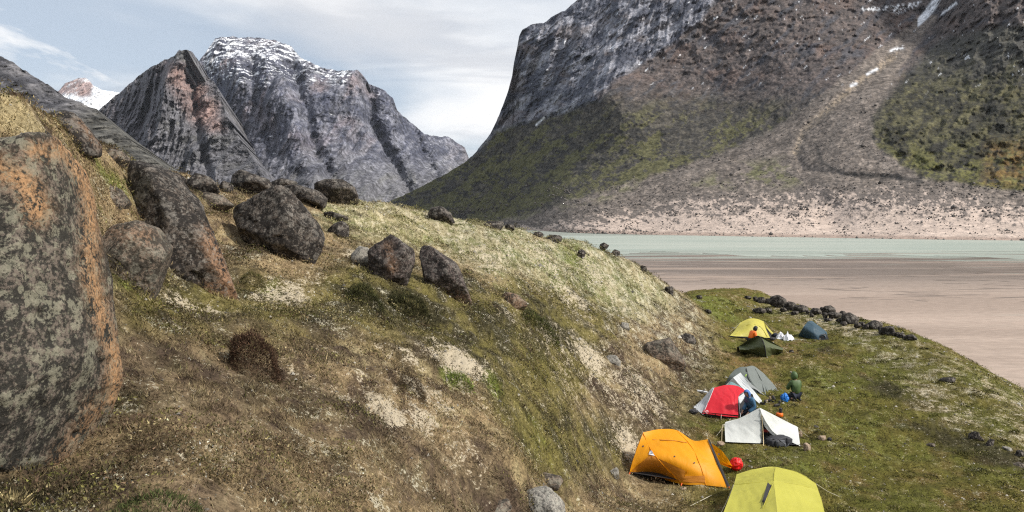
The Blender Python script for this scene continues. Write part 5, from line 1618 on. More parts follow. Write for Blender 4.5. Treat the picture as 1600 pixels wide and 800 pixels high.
def stake(p, parent, m):
    p = Vector(p)
    return tube('stake', [p + Vector((0, 0, -.08)), p + Vector((.01, -.01, .05)), p + Vector((.03, -.02, .07))], .006, m, parent)


def raw(*a):
    return Vector(a)


M_CHART = fabric_mat('chartreuse_nylon', (.58, .55, .10), .30)
M_ORANGE = fabric_mat('orange_nylon', (.92, .38, .008), .32)
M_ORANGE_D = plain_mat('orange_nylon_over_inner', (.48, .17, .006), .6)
M_WHITE = fabric_mat('white_tarp_cloth', (.78, .80, .77), .32)
M_RED = fabric_mat('red_nylon', (.66, .02, .035), .2)
M_PALE = fabric_mat('pale_grey_nylon', (.70, .73, .75), .3)
M_GREYG = fabric_mat('grey_green_nylon', (.135, .155, .14), .15)
M_GREYL = fabric_mat('lighter_grey_nylon', (.20, .22, .205), .2)
M_YELL = fabric_mat('yellow_nylon', (.68, .61, .13), .32)
M_OLIVE = fabric_mat('olive_nylon', (.085, .10, .045), .12)
M_BLUE = fabric_mat('slate_blue_nylon', (.045, .085, .115), .12)
M_BLACK = plain_mat('black_mesh', (.012, .012, .014), .8)
M_CHAR = plain_mat('charcoal_trim', (.035, .033, .036), .7)
M_POLE = plain_mat('pale_gold_pole', (.42, .34, .2), .4, .6)
M_STEEL = plain_mat('alloy_stake', (.5, .5, .52), .35, .9)
M_CORD = plain_mat('pale_cord', (.5, .46, .36), .8)
M_TEAL = plain_mat('teal_cloth', (.12, .22, .23), .7)
M_CLOTHW = plain_mat('white_cloth', (.75, .76, .8), .7)
M_LIME = plain_mat('lime_clip', (.45, .7, .05), .5)
M_STRAPR = plain_mat('orange_red_strap', (.75, .12, .01), .5)
TG = 'tents pitched in the camp'


def tent(name, corners, label):
    c = sum(corners, Vector()) / len(corners)
    o = empty(name, c)
    tag(o, label, 'tent', TG)
    return o


def floor_part(corners, parent, m=None, lift=.03):
    c = sum(corners, Vector()) / len(corners)
    v = [c + Vector((0, 0, lift))] + [c + (p - c) * .97 + Vector((0, 0, lift)) for p in corners]
    n = len(corners)
    TENT_FEET.append(np.array([[p.x, p.y] for p in corners]))
    return child('groundsheet', v, [(0, 1 + i, 1 + (i + 1) % n) for i in range(n)], m or M_BLACK, parent, smooth=False)


# ---- chartreuse dome, nearest
L, V_, R_ = G(1116, 840), G(1222, 866), G(1297, 832)
BL, BR = G(1152, 782), G(1283, 778)
T = tent('dome_tent', [L, V_, R_, BL, BR], 'chartreuse dome tent with a dark door gap, cut off by the bottom of the photo')
inn = (L + R_ + BL + BR) / 4 + Vector((0, 0, .4))
S = [A(1151, 741, 16.8), A(1178, 733, 17.0), A(1212, 729.5, 17.1), A(1248, 739, 17.0), A(1275, 756, 16.8)]
Fr = [A(1147, 757, 16.1), A(1176, 754.5, 15.95), A(1209, 751, 15.85), A(1246, 757, 15.95), A(1278, 765, 16.2)]
pl = Panel([[S[0], S[1], S[2]], [Fr[0], Fr[1], Fr[2]]], inward=inn, sag=.02, seed=1); pl.mesh('fly_panel', M_CHART, T)
pr = Panel([[S[2], S[3], S[4]], [Fr[2], Fr[3], Fr[4]]], inward=inn, sag=.02, seed=2); pr.mesh('fly_panel', M_CHART, T)
fl = Panel([[Fr[0], Fr[1], Fr[2]], [L, L.lerp(V_, .5), V_]], inward=inn, sag=.05, seed=3); fl.mesh('vestibule_panel', M_CHART, T)
fr = Panel([[Fr[2], Fr[3], Fr[4]], [V_, V_.lerp(R_, .5), R_]], inward=inn, sag=.05, crease=.035, seed=4, nu=40, nv=36); fr.mesh('vestibule_panel', M_CHART, T)
Panel([[S[0], Fr[0]], [BL, L]], inward=inn, seed=5).mesh('side_panel', M_CHART, T)
Panel([[S[4], Fr[4]], [BR, R_]], inward=inn, seed=6).mesh('side_panel', M_CHART, T)
Panel([[S[0], S[2], S[4]], [BL, BL.lerp(BR, .5), BR]], inward=inn, seed=7).mesh('rear_panel', M_CHART, T)
patch_on(fl, [(1200, 752.5), (1208.5, 752), (1186, 806), (1184, 806)], 'door_gap_shade', M_CHAR, T, n=12)  # dark strip laid on the fly for the shade inside the gap
seam('zip_flap', fl, [(1209, 752.5), (1199, 776), (1187, 806)], .008, M_CHART, T)
seam('seam', pl, [(1212, 730), (1209.5, 741), (1209, 751)], .007, M_CHART, T)
seam('pole_sleeve', fl, [(1147, 757), (1178, 754.5), (1208, 751.5)], .010, M_CHART, T)
seam('pole_sleeve', fr, [(1210, 751.5), (1246, 757), (1277, 765)], .010, M_CHART, T)
seam('pole_sleeve', pr, [(1213, 730), (1248, 739), (1275, 756)], .008, M_CHART, T)
for p in (L, R_, V_):
    stake(p, T, M_STEEL)
floor_part([L, R_, BR, BL], T)

def guy(T, top, foot):
    e = G(*foot)
    tube('guy_line', [top, Vector(top).lerp(e, .5) + Vector((0, 0, -.02)), e + Vector((0, 0, .02))], .006, M_CORD, T)
    stake(e, T, M_STEEL)


guy(T, S[4], (1312, 778))
guy(T, Fr[0], (1122, 812))

# ---- orange tunnel-dome
L, M1, M2, Fp = G(984, 741), G(1065, 757.5), G(1103, 759), G(1139, 763)
M0 = G(1024, 749)
BL, BR = G(1004, 706), G(1118, 716)
T = tent('dome_tent', [L, M2, BR, BL], 'bright orange dome tent with a white logo patch and open right end')
inn = (L + M2 + BR + BL) / 4 + Vector((0, 0, .4))
yb = L.y
top = [A(1005, 675.5, 18.9), A(1032, 670.5, 19.2), A(1058, 672.5, 19.2), A(1083, 688, 18.9), A(1106, 686.5, 18.8)]
mid = [A(990, 716, 18.35), A(1027, 714, 18.15), A(1064, 716, 18.1), A(1092, 722, 18.1), A(1119, 722, 18.35)]
up = Vector((0, 0, .07))
bot = [L + up, M0 + up, M1 + Vector((0, 0, .02)), M2 + Vector((0, 0, .02)), Fp + Vector((0, 0, .01))]
fo = Panel([top, mid, bot], nu=60, nv=40, sag=.0, inward=inn, crease=.02, seed=11)
fo.mesh('fly_panel', M_ORANGE, T)
Panel([top, [p.lerp(q, .55) + Vector((0, .25, .12)) for p, q in zip(top, [BL, BL.lerp(BR, .25), BL.lerp(BR, .5), BL.lerp(BR, .75), BR])],
       [BL, BL.lerp(BR, .25), BL.lerp(BR, .5), BL.lerp(BR, .75), BR]], inward=inn, sag=0, seed=12).mesh('rear_panel', M_ORANGE, T)
Panel([[top[0], top[0] + Vector((.02, .02, 0))], [mid[0], A(993, 705, 19.2)], [L + up, BL]], inward=inn, sag=.02, seed=13).mesh('end_panel', M_ORANGE, T)
# the open flap at the right end
tip = G(1144, 730)
Panel([[A(1107, 690, 18.85), A(1124, 701, 18.9), A(1135, 713, 19.0), A(1144, 728, 19.05)], [A(1108, 697, 18.95), A(1118, 712, 19.05), A(1128, 722, 19.1), tip]],
      sag=.02, inward=inn, seed=14).mesh('door_flap', M_ORANGE, T)
Panel([[A(1108, 697, 18.95), A(1118, 712, 19.05), A(1128, 722, 19.1), tip], [A(1110, 702, 18.98), A(1116, 719, 19.08), A(1123, 724.5, 19.1), A(1142, 731.5, 19.05)]],
      sag=.0, inward=inn, seed=15).mesh('flap_lining', M_ORANGE, T)
# dark zip band down the door edge
patch_on(fo, [(1106.3, 688), (1109.2, 688.5), (1141, 761.5), (1136.5, 762)], 'door_zip', M_CHAR, T, n=4)
bpy.data.objects.remove(T.children[-1])
ed = [cr(np.array([top[-1], mid[-1], bot[-1]], float), np.linspace(0, 1, 14))][0]
w0 = np.array([.045, -.02, 0])
child('door_zip', np.concatenate([ed + np.array([0, -.02, 0]), ed + w0 + np.array([0, -.02, 0])]), grid_faces(2, 14), M_CHAR, T)
# inner tent's shade through the fly, painted as darker patches, and the dark hem
patch_on(fo, [(1016, 711), (1020, 711), (1060, 752), (986, 736)], 'inner_shade_panel', M_ORANGE_D, T, off=.012, n=12, k=8)
patch_on(fo, [(1028, 716), (1071, 736), (1067, 752), (1062, 752)], 'inner_shade_panel', M_ORANGE_D, T, off=.012, n=10, k=8)
patch_on(fo, [(1069, 744), (1101, 743), (1102, 755), (1066, 753)], 'inner_shade_panel', M_ORANGE_D, T, off=.012, n=8, k=8)
patch_on(fo, [(1015.5, 704), (1018.5, 704), (1023, 712), (1013.5, 710)], 'logo_patch', M_CLOTHW, T, off=.03, n=5, k=5)
lg = patch_on(fo, [(1016.6, 707.2), (1018.2, 707.2), (1018.4, 709.3), (1016.6, 709.2)], 'logo_mark', plain_mat('violet_print', (.2, .17, .35)), T, off=.035, n=3, k=3)
seam('vent_edge', fo, [(1020, 687), (1048, 688), (1073, 691.5)], .012, M_ORANGE_D, T)
seam('seam', fo, [(1005, 677), (1018, 704), (1040, 731), (1064, 756)], .011, M_ORANGE, T)
seam('seam', fo, [(1058, 673), (1082, 700), (1097, 735), (1103, 758)], .011, M_ORANGE, T)
seam('seam', fo, [(1065, 756), (1070, 745), (1075, 735)], .008, M_ORANGE, T)
for a, b in ((1005, 697), (1085, 723), (1054, 713), (1123, 709.5)):
    patch_on(fo, [(a - 1.2, b - .8), (a + 1.2, b - 1.2), (a + 1.2, b + .8), (a - 1.2, b + 1.2)], 'guy_point', M_CHAR, T, off=.02, n=2, k=2)
hem = [L, M0, M1, M2]
hv = [p + Vector((0, .06, .005)) for p in hem] + [p + Vector((0, .05, .12)) for p in hem]
child('groundsheet_wall', hv, grid_faces(2, 4), M_BLACK, T)
for p in (L, M1, Fp):
    v, f = tube_geo([p + Vector((0, -.02, .05)), p + Vector((-.03, -.06, 0))], .018)
    child('webbing_loop', v, f, M_STRAPR, T)
stake(Fp, T, M_STEEL)
tube('guy_line', [Fp + Vector((0, 0, .03)), G(1110, 776) + Vector((0, 0, .03)), G(1078, 792) + Vector((0, 0, .02))], .008, M_CORD, T)
floor_part([L, M2, BR, BL], T)

# ---- white trekking pole tent
PK = A(1187, 637, 22.1); PB = A(1189, 642, 23.3)
TLc, BLc = A(1132, 663, 22.2), G(1133.5, 692)
BC = G(1189, 694)
TRc, BRc = A(1246.5, 667.5, 22.3), G(1250.5, 697.5)
RL, RR = G(1150, 672), G(1240, 676)
T = tent('ridge_tent', [BLc, BRc, RL, RR], 'white ridge tent held up by trekking poles with a black pack in its open door')
inn = (BLc + BRc + RL + RR) / 4 + Vector((0, 0, .4))
wl = Panel([[TLc, TLc.lerp(PK, .5) + Vector((0, 0, -.03)), PK], [BLc + Vector((0, 0, .03)), BLc.lerp(BC, .5) + Vector((0, -.02, .03)), BC + Vector((0, 0, .03))]], inward=inn, sag=.05, crease=.03, seed=21)
wl.mesh('door_panel', M_WHITE, T)
DE = [A(1191, 648, 21.9), A(1200, 664, 21.85), A(1214, 679, 21.75), A(1249, 697, 21.45)]
wr = Panel([[PK, PK.lerp(TRc, .35), PK.lerp(TRc, .7), TRc], DE[:3] + [BRc]], inward=inn, sag=.02, crease=.02, seed=22)
wr.mesh('roof_panel', M_WHITE, T)
# the rolled back door half
Panel([DE[:3] + [BRc], [A(1190.5, 652, 21.92), A(1196, 668, 21.88), A(1212, 682.5, 21.8), G(1237, 693.5) + Vector((0, 0, .05))]], sag=.02, crease=.03, inward=inn, seed=23).mesh('door_panel', M_WHITE, T)
Panel([[TLc, PB - Vector((.1, 0, .1)), PB], [RL, RL.lerp(RR, .25), RL.lerp(RR, .5)]], inward=inn, seed=24).mesh('roof_panel', M_WHITE, T)
Panel([[PB, PB.lerp(TRc, .5), TRc], [RL.lerp(RR, .5), RL.lerp(RR, .75), RR]], inward=inn, seed=25).mesh('roof_panel', M_WHITE, T)
Panel([[TLc, TLc.lerp(PK, .5) + Vector((0, 0, -.03)), PK], [TLc + Vector((.1, .2, .02)), PB - Vector((.1, 0, .1)), PB]], inward=inn, sag=.01, seed=26).mesh('roof_panel', M_WHITE, T)
Panel([[PK, PK.lerp(TRc, .5), TRc], [PB, PB.lerp(TRc, .5) + Vector((0, .1, 0)), TRc + Vector((0, .1, 0))]], inward=inn, sag=.01, seed=27).mesh('roof_panel', M_WHITE, T)
Panel([[TLc, TLc + Vector((.1, .2, 0))], [BLc, RL]], seed=28).mesh('end_panel', M_BLACK, T)
Panel([[TRc, TRc + Vector((-.02, .15, 0))], [BRc, RR]], seed=29).mesh('end_panel', M_PALE, T)
tube('trekking_pole', [G(1193.5, 697), A(1191.5, 668, 21.75), A(1190, 648, 21.85)], .014, M_POLE, T)
tube('strut', [G(1127.5, 690.5), A(1128.5, 664, 22.1)], .012, M_POLE, T)
tube('guy_line', [TLc, A(1128.5, 664, 22.1)], .006, M_CORD, T)
seam('seam', wl, [(1187, 640), (1189, 665), (1189, 692)], .012, M_GREYL, T)
# black sheet standing for the shade in the hollow behind the open door
Panel([[A(1190.5, 655, 22.4), A(1205, 667, 22.4), A(1230, 685, 22.2)], [G(1190, 693) + Vector((0, .7, 0)), G(1208, 692) + Vector((0, .6, 0)), G(1236, 693) + Vector((0, .3, 0))]], sag=0, seed=30).mesh('inner_shade_panel', M_BLACK, T)
child('inner_liner', [A(1190.5, 671, 22.2), A(1203, 671.5, 22.2), A(1206, 675, 22.2), A(1190.5, 675.5, 22.2)], [(0, 1, 2, 3)], plain_mat('dull_red_lining', (.25, .02, .015)), T)
floor_part([BLc, BC, BRc, RR, RL], T)
guy(T, TRc, (1264, 684))
guy(T, TLc, (1118, 684))

# ---- red tent with pale ends
Lw, Lr, Cr_, Rr = G(1083, 636), G(1097, 650), G(1150, 655), G(1166, 652)
BL, BR = G(1112, 625), G(1182, 634)
T = tent('dome_tent', [Lr, Rr, BL, BR], 'red dome tent with pale grey end panels and a black open door')
inn = (Lr + Rr + BL + BR) / 4 + Vector((0, 0, .4))
top = [A(1115.5, 606, 26.0), A(1135, 601.5, 26.2), A(1152, 603, 26.2), A(1165, 610.5, 25.9)]
br2 = [A(1110, 620, 25.5), A(1128, 621, 25.35), A(1146, 622, 25.3), A(1154, 620, 25.4)]
bt2 = [Lr + Vector((0, 0, .10)), Lr.lerp(Cr_, .35) + Vector((0, 0, .09)), Lr.lerp(Cr_, .75) + Vector((0, 0, .07)), Cr_ + Vector((.08, 0, .07))]
rd = Panel([top, br2, bt2], nu=40, nv=30, sag=.0, inward=inn, crease=.035, seed=31)
rd.mesh('fly_panel', M_RED, T)
wa = Panel([[top[0] + Vector((-.05, .02, .01)), top[0]], [A(1094, 627, 25.9), A(1109.5, 620, 25.52)], [Lw, Lr + Vector((0, 0, .08))]], inward=inn, sag=.02, crease=.02, seed=32)
wa.mesh('end_panel', M_PALE, T)
Panel([[A(1154, 620, 25.38), A(1166, 612, 25.85)], [A(1156, 632, 25.25), A(1167.5, 615, 25.7)]], inward=inn, sag=.0, seed=33).mesh('end_panel', M_PALE, T)
Panel([[A(1154.5, 620, 25.45), A(1166, 613, 25.9), A(1176, 616, 26.0)], [Cr_ + Vector((.1, .12, 0)), Cr_.lerp(BR, .5), BR]], inward=inn, sag=.02, seed=34).mesh('doorway_shade', M_BLACK, T)  # black sheet across the doorway, standing for the shade inside
Panel([top, [BL, BL.lerp(BR, .33), BL.lerp(BR, .66), BR]], inward=inn, sag=.0, seed=35).mesh('rear_panel', M_PALE, T)
child('groundsheet_wall', [Lr + Vector((0, .03, .0)), Cr_ + Vector((.1, .03, 0)), Cr_ + Vector((.1, .02, .14)), Lr + Vector((0, .02, .14))], [(0, 1, 2, 3)], M_BLACK, T)
# round emblem: a white ring with a ridge line in it
c0 = (1104.6, 643.3)
ev = [rd.at(*c0, .03)] + [rd.at(c0[0] + 2.6 * math.cos(a), c0[1] + 2.6 * math.sin(a), .03) for a in np.linspace(0, 2 * math.pi, 16, endpoint=False)]
child('emblem', ev, [(0, 1 + i, 1 + (i + 1) % 16) for i in range(16)], plain_mat('pale_pink_print', (.7, .4, .42)), T)
patch_on(rd, [(1103, 644.6), (1104.6, 641.8), (1106.2, 644.6), (1104.6, 644.4)], 'emblem_mark', M_RED, T, off=.04, n=2, k=2)
tube('guy_line', [rd.at(1127, 648, .02), G(1126.5, 657)], .008, M_CORD, T)
stake(G(1126.5, 657), T, M_STEEL)
stake(Lw, T, M_STEEL)
seam('seam', rd, [(1154, 620), (1155.5, 637), (1157, 652)], .01, M_PALE, T)
seam('seam', rd, [(1115.5, 606), (1109, 622), (1098, 648)], .012, M_PALE, T)
floor_part([Lr, Rr, BR, BL], T)
guy(T, top[0], (1086, 622))

# ---- pale peaked tent behind the red one
PKp = A(1157, 582, 27.5)
a1, a2 = G(1192, 627.5), G(1187, 631)
b1_ = G(1126, 610)
T = tent('ridge_tent', [a1, b1_], 'small pale grey peaked tent squeezed between the red tent and the grey green dome')
inn = A(1155, 615, 27.8)
Panel([[A(1145.5, 590, 27.3), PKp], [A(1161, 607, 27.0), A(1172, 603, 27.1)], [a2, a1]], inward=inn, sag=.03, crease=.03, seed=41).mesh('fly_panel', M_PALE, T)
Panel([[A(1145.5, 590, 27.32), A(1150, 596, 27.2), A(1161, 607, 27.0)], [b1_, G(1138, 611.5), G(1160, 618)]], inward=inn, sag=.02, seed=42).mesh('side_panel', M_PALE, T)
Panel([[PKp, A(1165, 592, 27.8)], [G(1165, 607), G(1196, 618)]], inward=inn, sag=.02, seed=43).mesh('rear_panel', M_PALE, T)
Panel([[A(1138, 600, 26.9), A(1142, 596.5, 26.95), A(1150, 600, 26.9), A(1158, 605, 26.85)], [A(1136, 606, 26.7), A(1142, 606, 26.7), A(1150, 607, 26.7), A(1160, 610, 26.7)]], sag=0, seed=44).mesh('door_panel', M_TEAL, T)
tube('pole', [PKp, PKp + Vector((0, .1, -1.0))], .012, M_POLE, T)

# ---- grey green dome
C1, C2, C3 = G(1198, 622.5), G(1214.5, 607), G(1131, 604)
C4 = G(1160, 600)
C5 = G(1180, 612)
T = tent('dome_tent', [C1, C2, C3, C4], 'grey green dome tent with a lime clip behind the pale peaked tent')
inn = (C1 + C2 + C3 + C4) / 4 + Vector((0, 0, .4))
AP = A(1166, 573, 29.6); A2 = A(1178, 572, 29.9); A3 = A(1193, 583, 29.7); A0 = A(1148, 577.5, 29.4)
g1 = Panel([[A0, A(1157, 573.5, 29.5), AP], [A(1139, 588, 28.9), A(1157, 590, 28.6), A(1172, 591, 28.5)], [C3, G(1155, 612), C5.lerp(C1, .6)]], inward=inn, sag=0, crease=.02, seed=51)
g1.mesh('fly_panel', M_GREYG, T)
g2 = Panel([[AP, A2], [A(1172, 591, 28.5), A(1188, 592, 28.9)], [A(1186, 613, 27.7), A(1200, 606, 28.2)], [C1 + Vector((-.15, 0, .0)), C1]], inward=inn, sag=0, crease=.02, seed=52)
g2.mesh('fly_panel', M_GREYL, T)
g3 = Panel([[A2, A3], [A(1188, 592, 28.9), A(1204, 595, 29.3)], [C1, C2]], inward=inn, sag=.04, crease=.03, seed=53)
g3.mesh('side_panel', M_GREYL, T)
Panel([[A0, AP, A2, A3], [C3, C3.lerp(C4, .8), C4.lerp(C2, .5), C2]], inward=inn, sag=0, seed=54).mesh('rear_panel', M_GREYG, T)
seam('zip_flap', g1, [(1166, 576), (1169, 590), (1175, 600), (1186, 614)], .02, M_BLACK, T)
seam('seam', g2, [(1178, 573), (1190, 594), (1199, 612), (1198, 621)], .012, M_GREYG, T)
patch_on(g1, [(1163.5, 588), (1165.5, 584.5), (1167, 585), (1165, 588.5)], 'clip', M_LIME, T, off=.05, n=3, k=3)
tube('guy_line', [A(1211, 601, 28.9), G(1219, 607.5), G(1222, 610)], .01, M_CORD, T)
stake(G(1222, 610), T, M_LIME)
stake(C1, T, M_STEEL)
floor_part([C1, C2, C4, C3], T)

# ---- far yellow tent
C1, C2, C3 = G(1138.5, 527), G(1204.5, 530.5), G(1215.5, 527.5)
C0 = G(1168, 529.5)
B1_, B2_ = G(1150, 520), G(1205, 522)
T = tent('dome_tent', [C1, C2, B1_, B2_], 'lemon yellow dome tent farthest back, behind the person in orange')
inn = (C1 + C2 + B1_ + B2_) / 4 + Vector((0, 0, .4))
top = [A(1157, 504, 42.2), A(1166, 499.5, 42.4), A(1174, 497.5, 42.5), A(1184, 498.5, 42.4), A(1193, 502, 42.2)]
y1 = Panel([top, [A(1149, 515, 41.7), A(1164, 510, 41.5), A(1175, 507, 41.4), A(1188, 508, 41.5), A(1197, 515, 41.6)], [C1, C1.lerp(C0, .5), C0, C0.lerp(C2, .6), C2]], nu=36, sag=0, inward=inn, crease=.03, seed=61)
y1.mesh('fly_panel', M_YELL, T)
Panel([[A(1193, 502, 42.2), A(1194.5, 504.5, 42.2)], [A(1201, 512.5, 42.0), A(1200, 515, 41.9)], [C3, C3 + Vector((-.12, -.05, 0))]], inward=inn, sag=0, seed=62).mesh('door_flap', M_YELL, T)
Panel([top, [B1_, B1_.lerp(B2_, .25), B1_.lerp(B2_, .5), B1_.lerp(B2_, .75), B2_]], inward=inn, sag=0, seed=63).mesh('rear_panel', M_YELL, T)
Panel([[A(1196, 512, 41.9), A(1200, 515, 42)], [C2 + Vector((0, .2, 0)), C3 + Vector((-.2, .2, 0))]], inward=inn, seed=64).mesh('doorway_shade', M_BLACK, T)  # black sheet stands for the shade behind the flap
seam('pole_sleeve', y1, [(1149, 522), (1165, 509), (1178, 507), (1190, 512), (1199, 526)], .015, M_YELL, T)
child('groundsheet_wall', [C1 + Vector((0, .03, 0)), C0 + Vector((0, .03, 0)), C2 + Vector((0, .03, 0)), C1 + Vector((0, .02, .09)), C0 + Vector((0, .02, .09)), C2 + Vector((0, .02, .09))], grid_faces(2, 3), M_BLACK, T)
stake(C1, T, M_STEEL)
floor_part([C1, C2, B2_, B1_], T)
guy(T, top[0], (1140, 519))
guy(T, top[4], (1214, 520))

# ---- olive tent
C1, C2, C3 = G(1157.5, 552.5), G(1197, 558.5), G(1223, 551.5)
B0 = G(1152, 550)
B1_, B2_ = G(1160, 545), G(1216, 545)
T = tent('tunnel_tent', [C1, C2, C3, B1_], 'dark olive green tent with a black pole seam in front of the person in orange')
inn = (C1 + C3 + B1_ + B2_) / 4 + Vector((0, 0, .4))
P1, P2, P3 = A(1154, 541, 36.6), A(1186, 525.5, 36.0), A(1223.5, 544, 36.4)
o1 = Panel([[P1, A(1168, 536.5, 36.5), P2], [A(1156.5, 547, 36.2), A(1172, 546, 35.8), A(1194.5, 541, 35.3)], [C1, C1.lerp(C2, .45), C2]], inward=inn, sag=.05, crease=.05, seed=71)
o1.mesh('fly_panel', M_OLIVE, T)
o2 = Panel([[P2, A(1202, 535, 36.1), P3], [A(1194.5, 541, 35.3), A(1210, 545, 35.7), A(1223.3, 548, 36.2)], [C2, C2.lerp(C3, .5), C3]], inward=inn, sag=.05, crease=.06, seed=72)
o2.mesh('fly_panel', M_OLIVE, T)
Panel([[P1, P2, P3], [B1_, B1_.lerp(B2_, .5), B2_]], inward=inn, seed=73).mesh('rear_panel', M_OLIVE, T)
Panel([[P1 + Vector((-.08, .02, -.05)), P1], [B0, C1]], seed=74).mesh('end_panel', M_BLACK, T)
Panel([[P3, P3 + Vector((.02, .2, 0))], [C3, B2_]], seed=75).mesh('end_panel', M_OLIVE, T)
seam('pole_sleeve', o1, [(1179, 526.5), (1186, 525.5), (1192, 533), (1195, 543), (1197, 558)], .03, M_BLACK, T)
stake(C2, T, M_STEEL)
floor_part([C1, C2, C3, B2_, B1_], T)
guy(T, P3, (1233, 553))

# ---- slate blue tent
C1, C2, C3 = G(1247, 525), G(1279, 532), G(1296, 531)
B1_, B2_ = G(1255, 519), G(1290, 522)
T = tent('tunnel_tent', [C1, C2, C3, B1_], 'slate blue tapering tent standing alone nearest the edge rocks')
inn = (C1 + C3 + B1_ + B2_) / 4 + Vector((0, 0, .3))
bl = Panel([[A(1262, 502.3, 42.0), A(1272, 509, 41.5), A(1283, 522, 41.0)], [A(1254, 513, 41.6), A(1266, 518, 41.1), A(1280, 525, 40.8)], [C1, C1.lerp(C2, .55), C2]], inward=inn, sag=0, crease=.02, seed=81)
bl.mesh('fly_panel', M_BLUE, T)
b2 = Panel([[A(1262, 502.3, 42.0), A(1272, 509, 41.5), A(1283, 522, 41.0)], [A(1271, 502.5, 42.2), A(1281, 511, 41.9), A(1291, 522.5, 41.3)], [B1_.lerp(B2_, .8), A(1291, 518, 42.0), C3 + Vector((0, .25, .1))]], inward=inn, sag=0, crease=.02, seed=82)
b2.mesh('fly_panel', M_BLUE, T)
Panel([[A(1262, 502.3, 42), A(1262.3, 502.4, 42.05)], [C1, B1_]], inward=inn, seed=83).mesh('end_panel', M_BLUE, T)
Panel([[A(1262.3, 502.4, 42.05), A(1271, 502.5, 42.2)], [B1_, B1_.lerp(B2_, .8)]], inward=inn, seed=84).mesh('rear_panel', M_BLUE, T)
Panel([[A(1282, 523, 40.95), A(1287, 521.5, 41.05), A(1292, 523.5, 41.2)], [C2, C2.lerp(C3, .5), C3]], inward=inn, sag=.15, seed=85).mesh('end_panel', M_CHAR, T)
ring = [A(1285 + 5 * math.cos(a), 527.6 + 4.2 * math.sin(a), 40.75) for a in np.linspace(0, 2 * math.pi, 18)]
child('opening_shade', [A(1285, 527.6, 40.72)] + ring, [(0, 1 + i, 2 + i) for i in range(17)], M_BLACK, T)  # black disc painting the shade inside the open end
tube('opening_rim', ring, .03, M_BLUE, T)
floor_part([C1, C2, C3, B2_, B1_], T)


# ------------------------------------------------------------------ people
def skin_mesh(name, verts, edges, radii, m, parent, root=0, levels=1, label=None):
    me = bpy.data.meshes.new(name)
    me.from_pydata([tuple(v) for v in verts], edges, [])
    o = bpy.data.objects.new(name, me)
    COL.objects.link(o)
    sk = o.modifiers.new('skin', 'SKIN')
    sk.use_smooth_shade = True
    for i, r in enumerate(radii):
        s = me.skin_vertices[0].data[i]
        s.radius = (r, r) if not isinstance(r, tuple) else r
        s.use_root = (i == root)
    ss = o.modifiers.new('sub', 'SUBSURF')
    ss.levels = levels
    ss.render_levels = levels
    dg = bpy.context.evaluated_depsgraph_get()
    me2 = bpy.data.meshes.new_from_object(o.evaluated_get(dg))
    me2.name = name
    bpy.data.objects.remove(o)
    me2.materials.clear()
    me2.materials.append(m)
    me2.polygons.foreach_set('use_smooth', np.ones(len(me2.polygons), bool))
    o = bpy.data.objects.new(name, me2)
    COL.objects.link(o)
    o.parent = parent
    if label:
        o['label'] = label
    return o


M_SKIN = plain_mat('skin', (.42, .24, .17), .55)
M_NAVY = plain_mat('navy_cloth', (.012, .016, .032), .85)
M_GREENJ = plain_mat('green_jacket', (.055, .10, .028), .6)
M_ORJ = plain_mat('orange_jacket', (.90, .17, .01), .55)
M_BLJ = plain_mat('light_blue_jacket', (.028, .10, .19), .6)
M_CAPB = plain_mat('blue_cap', (.06, .16, .42), .7)
M_BOOT = plain_mat('dark_boot', (.03, .026, .024), .7)
M_BRIGHTB = plain_mat('bright_blue_nylon', (.01, .16, .55), .45)
M_BLKCAP = plain_mat('black_cap', (.015, .015, .018), .7)


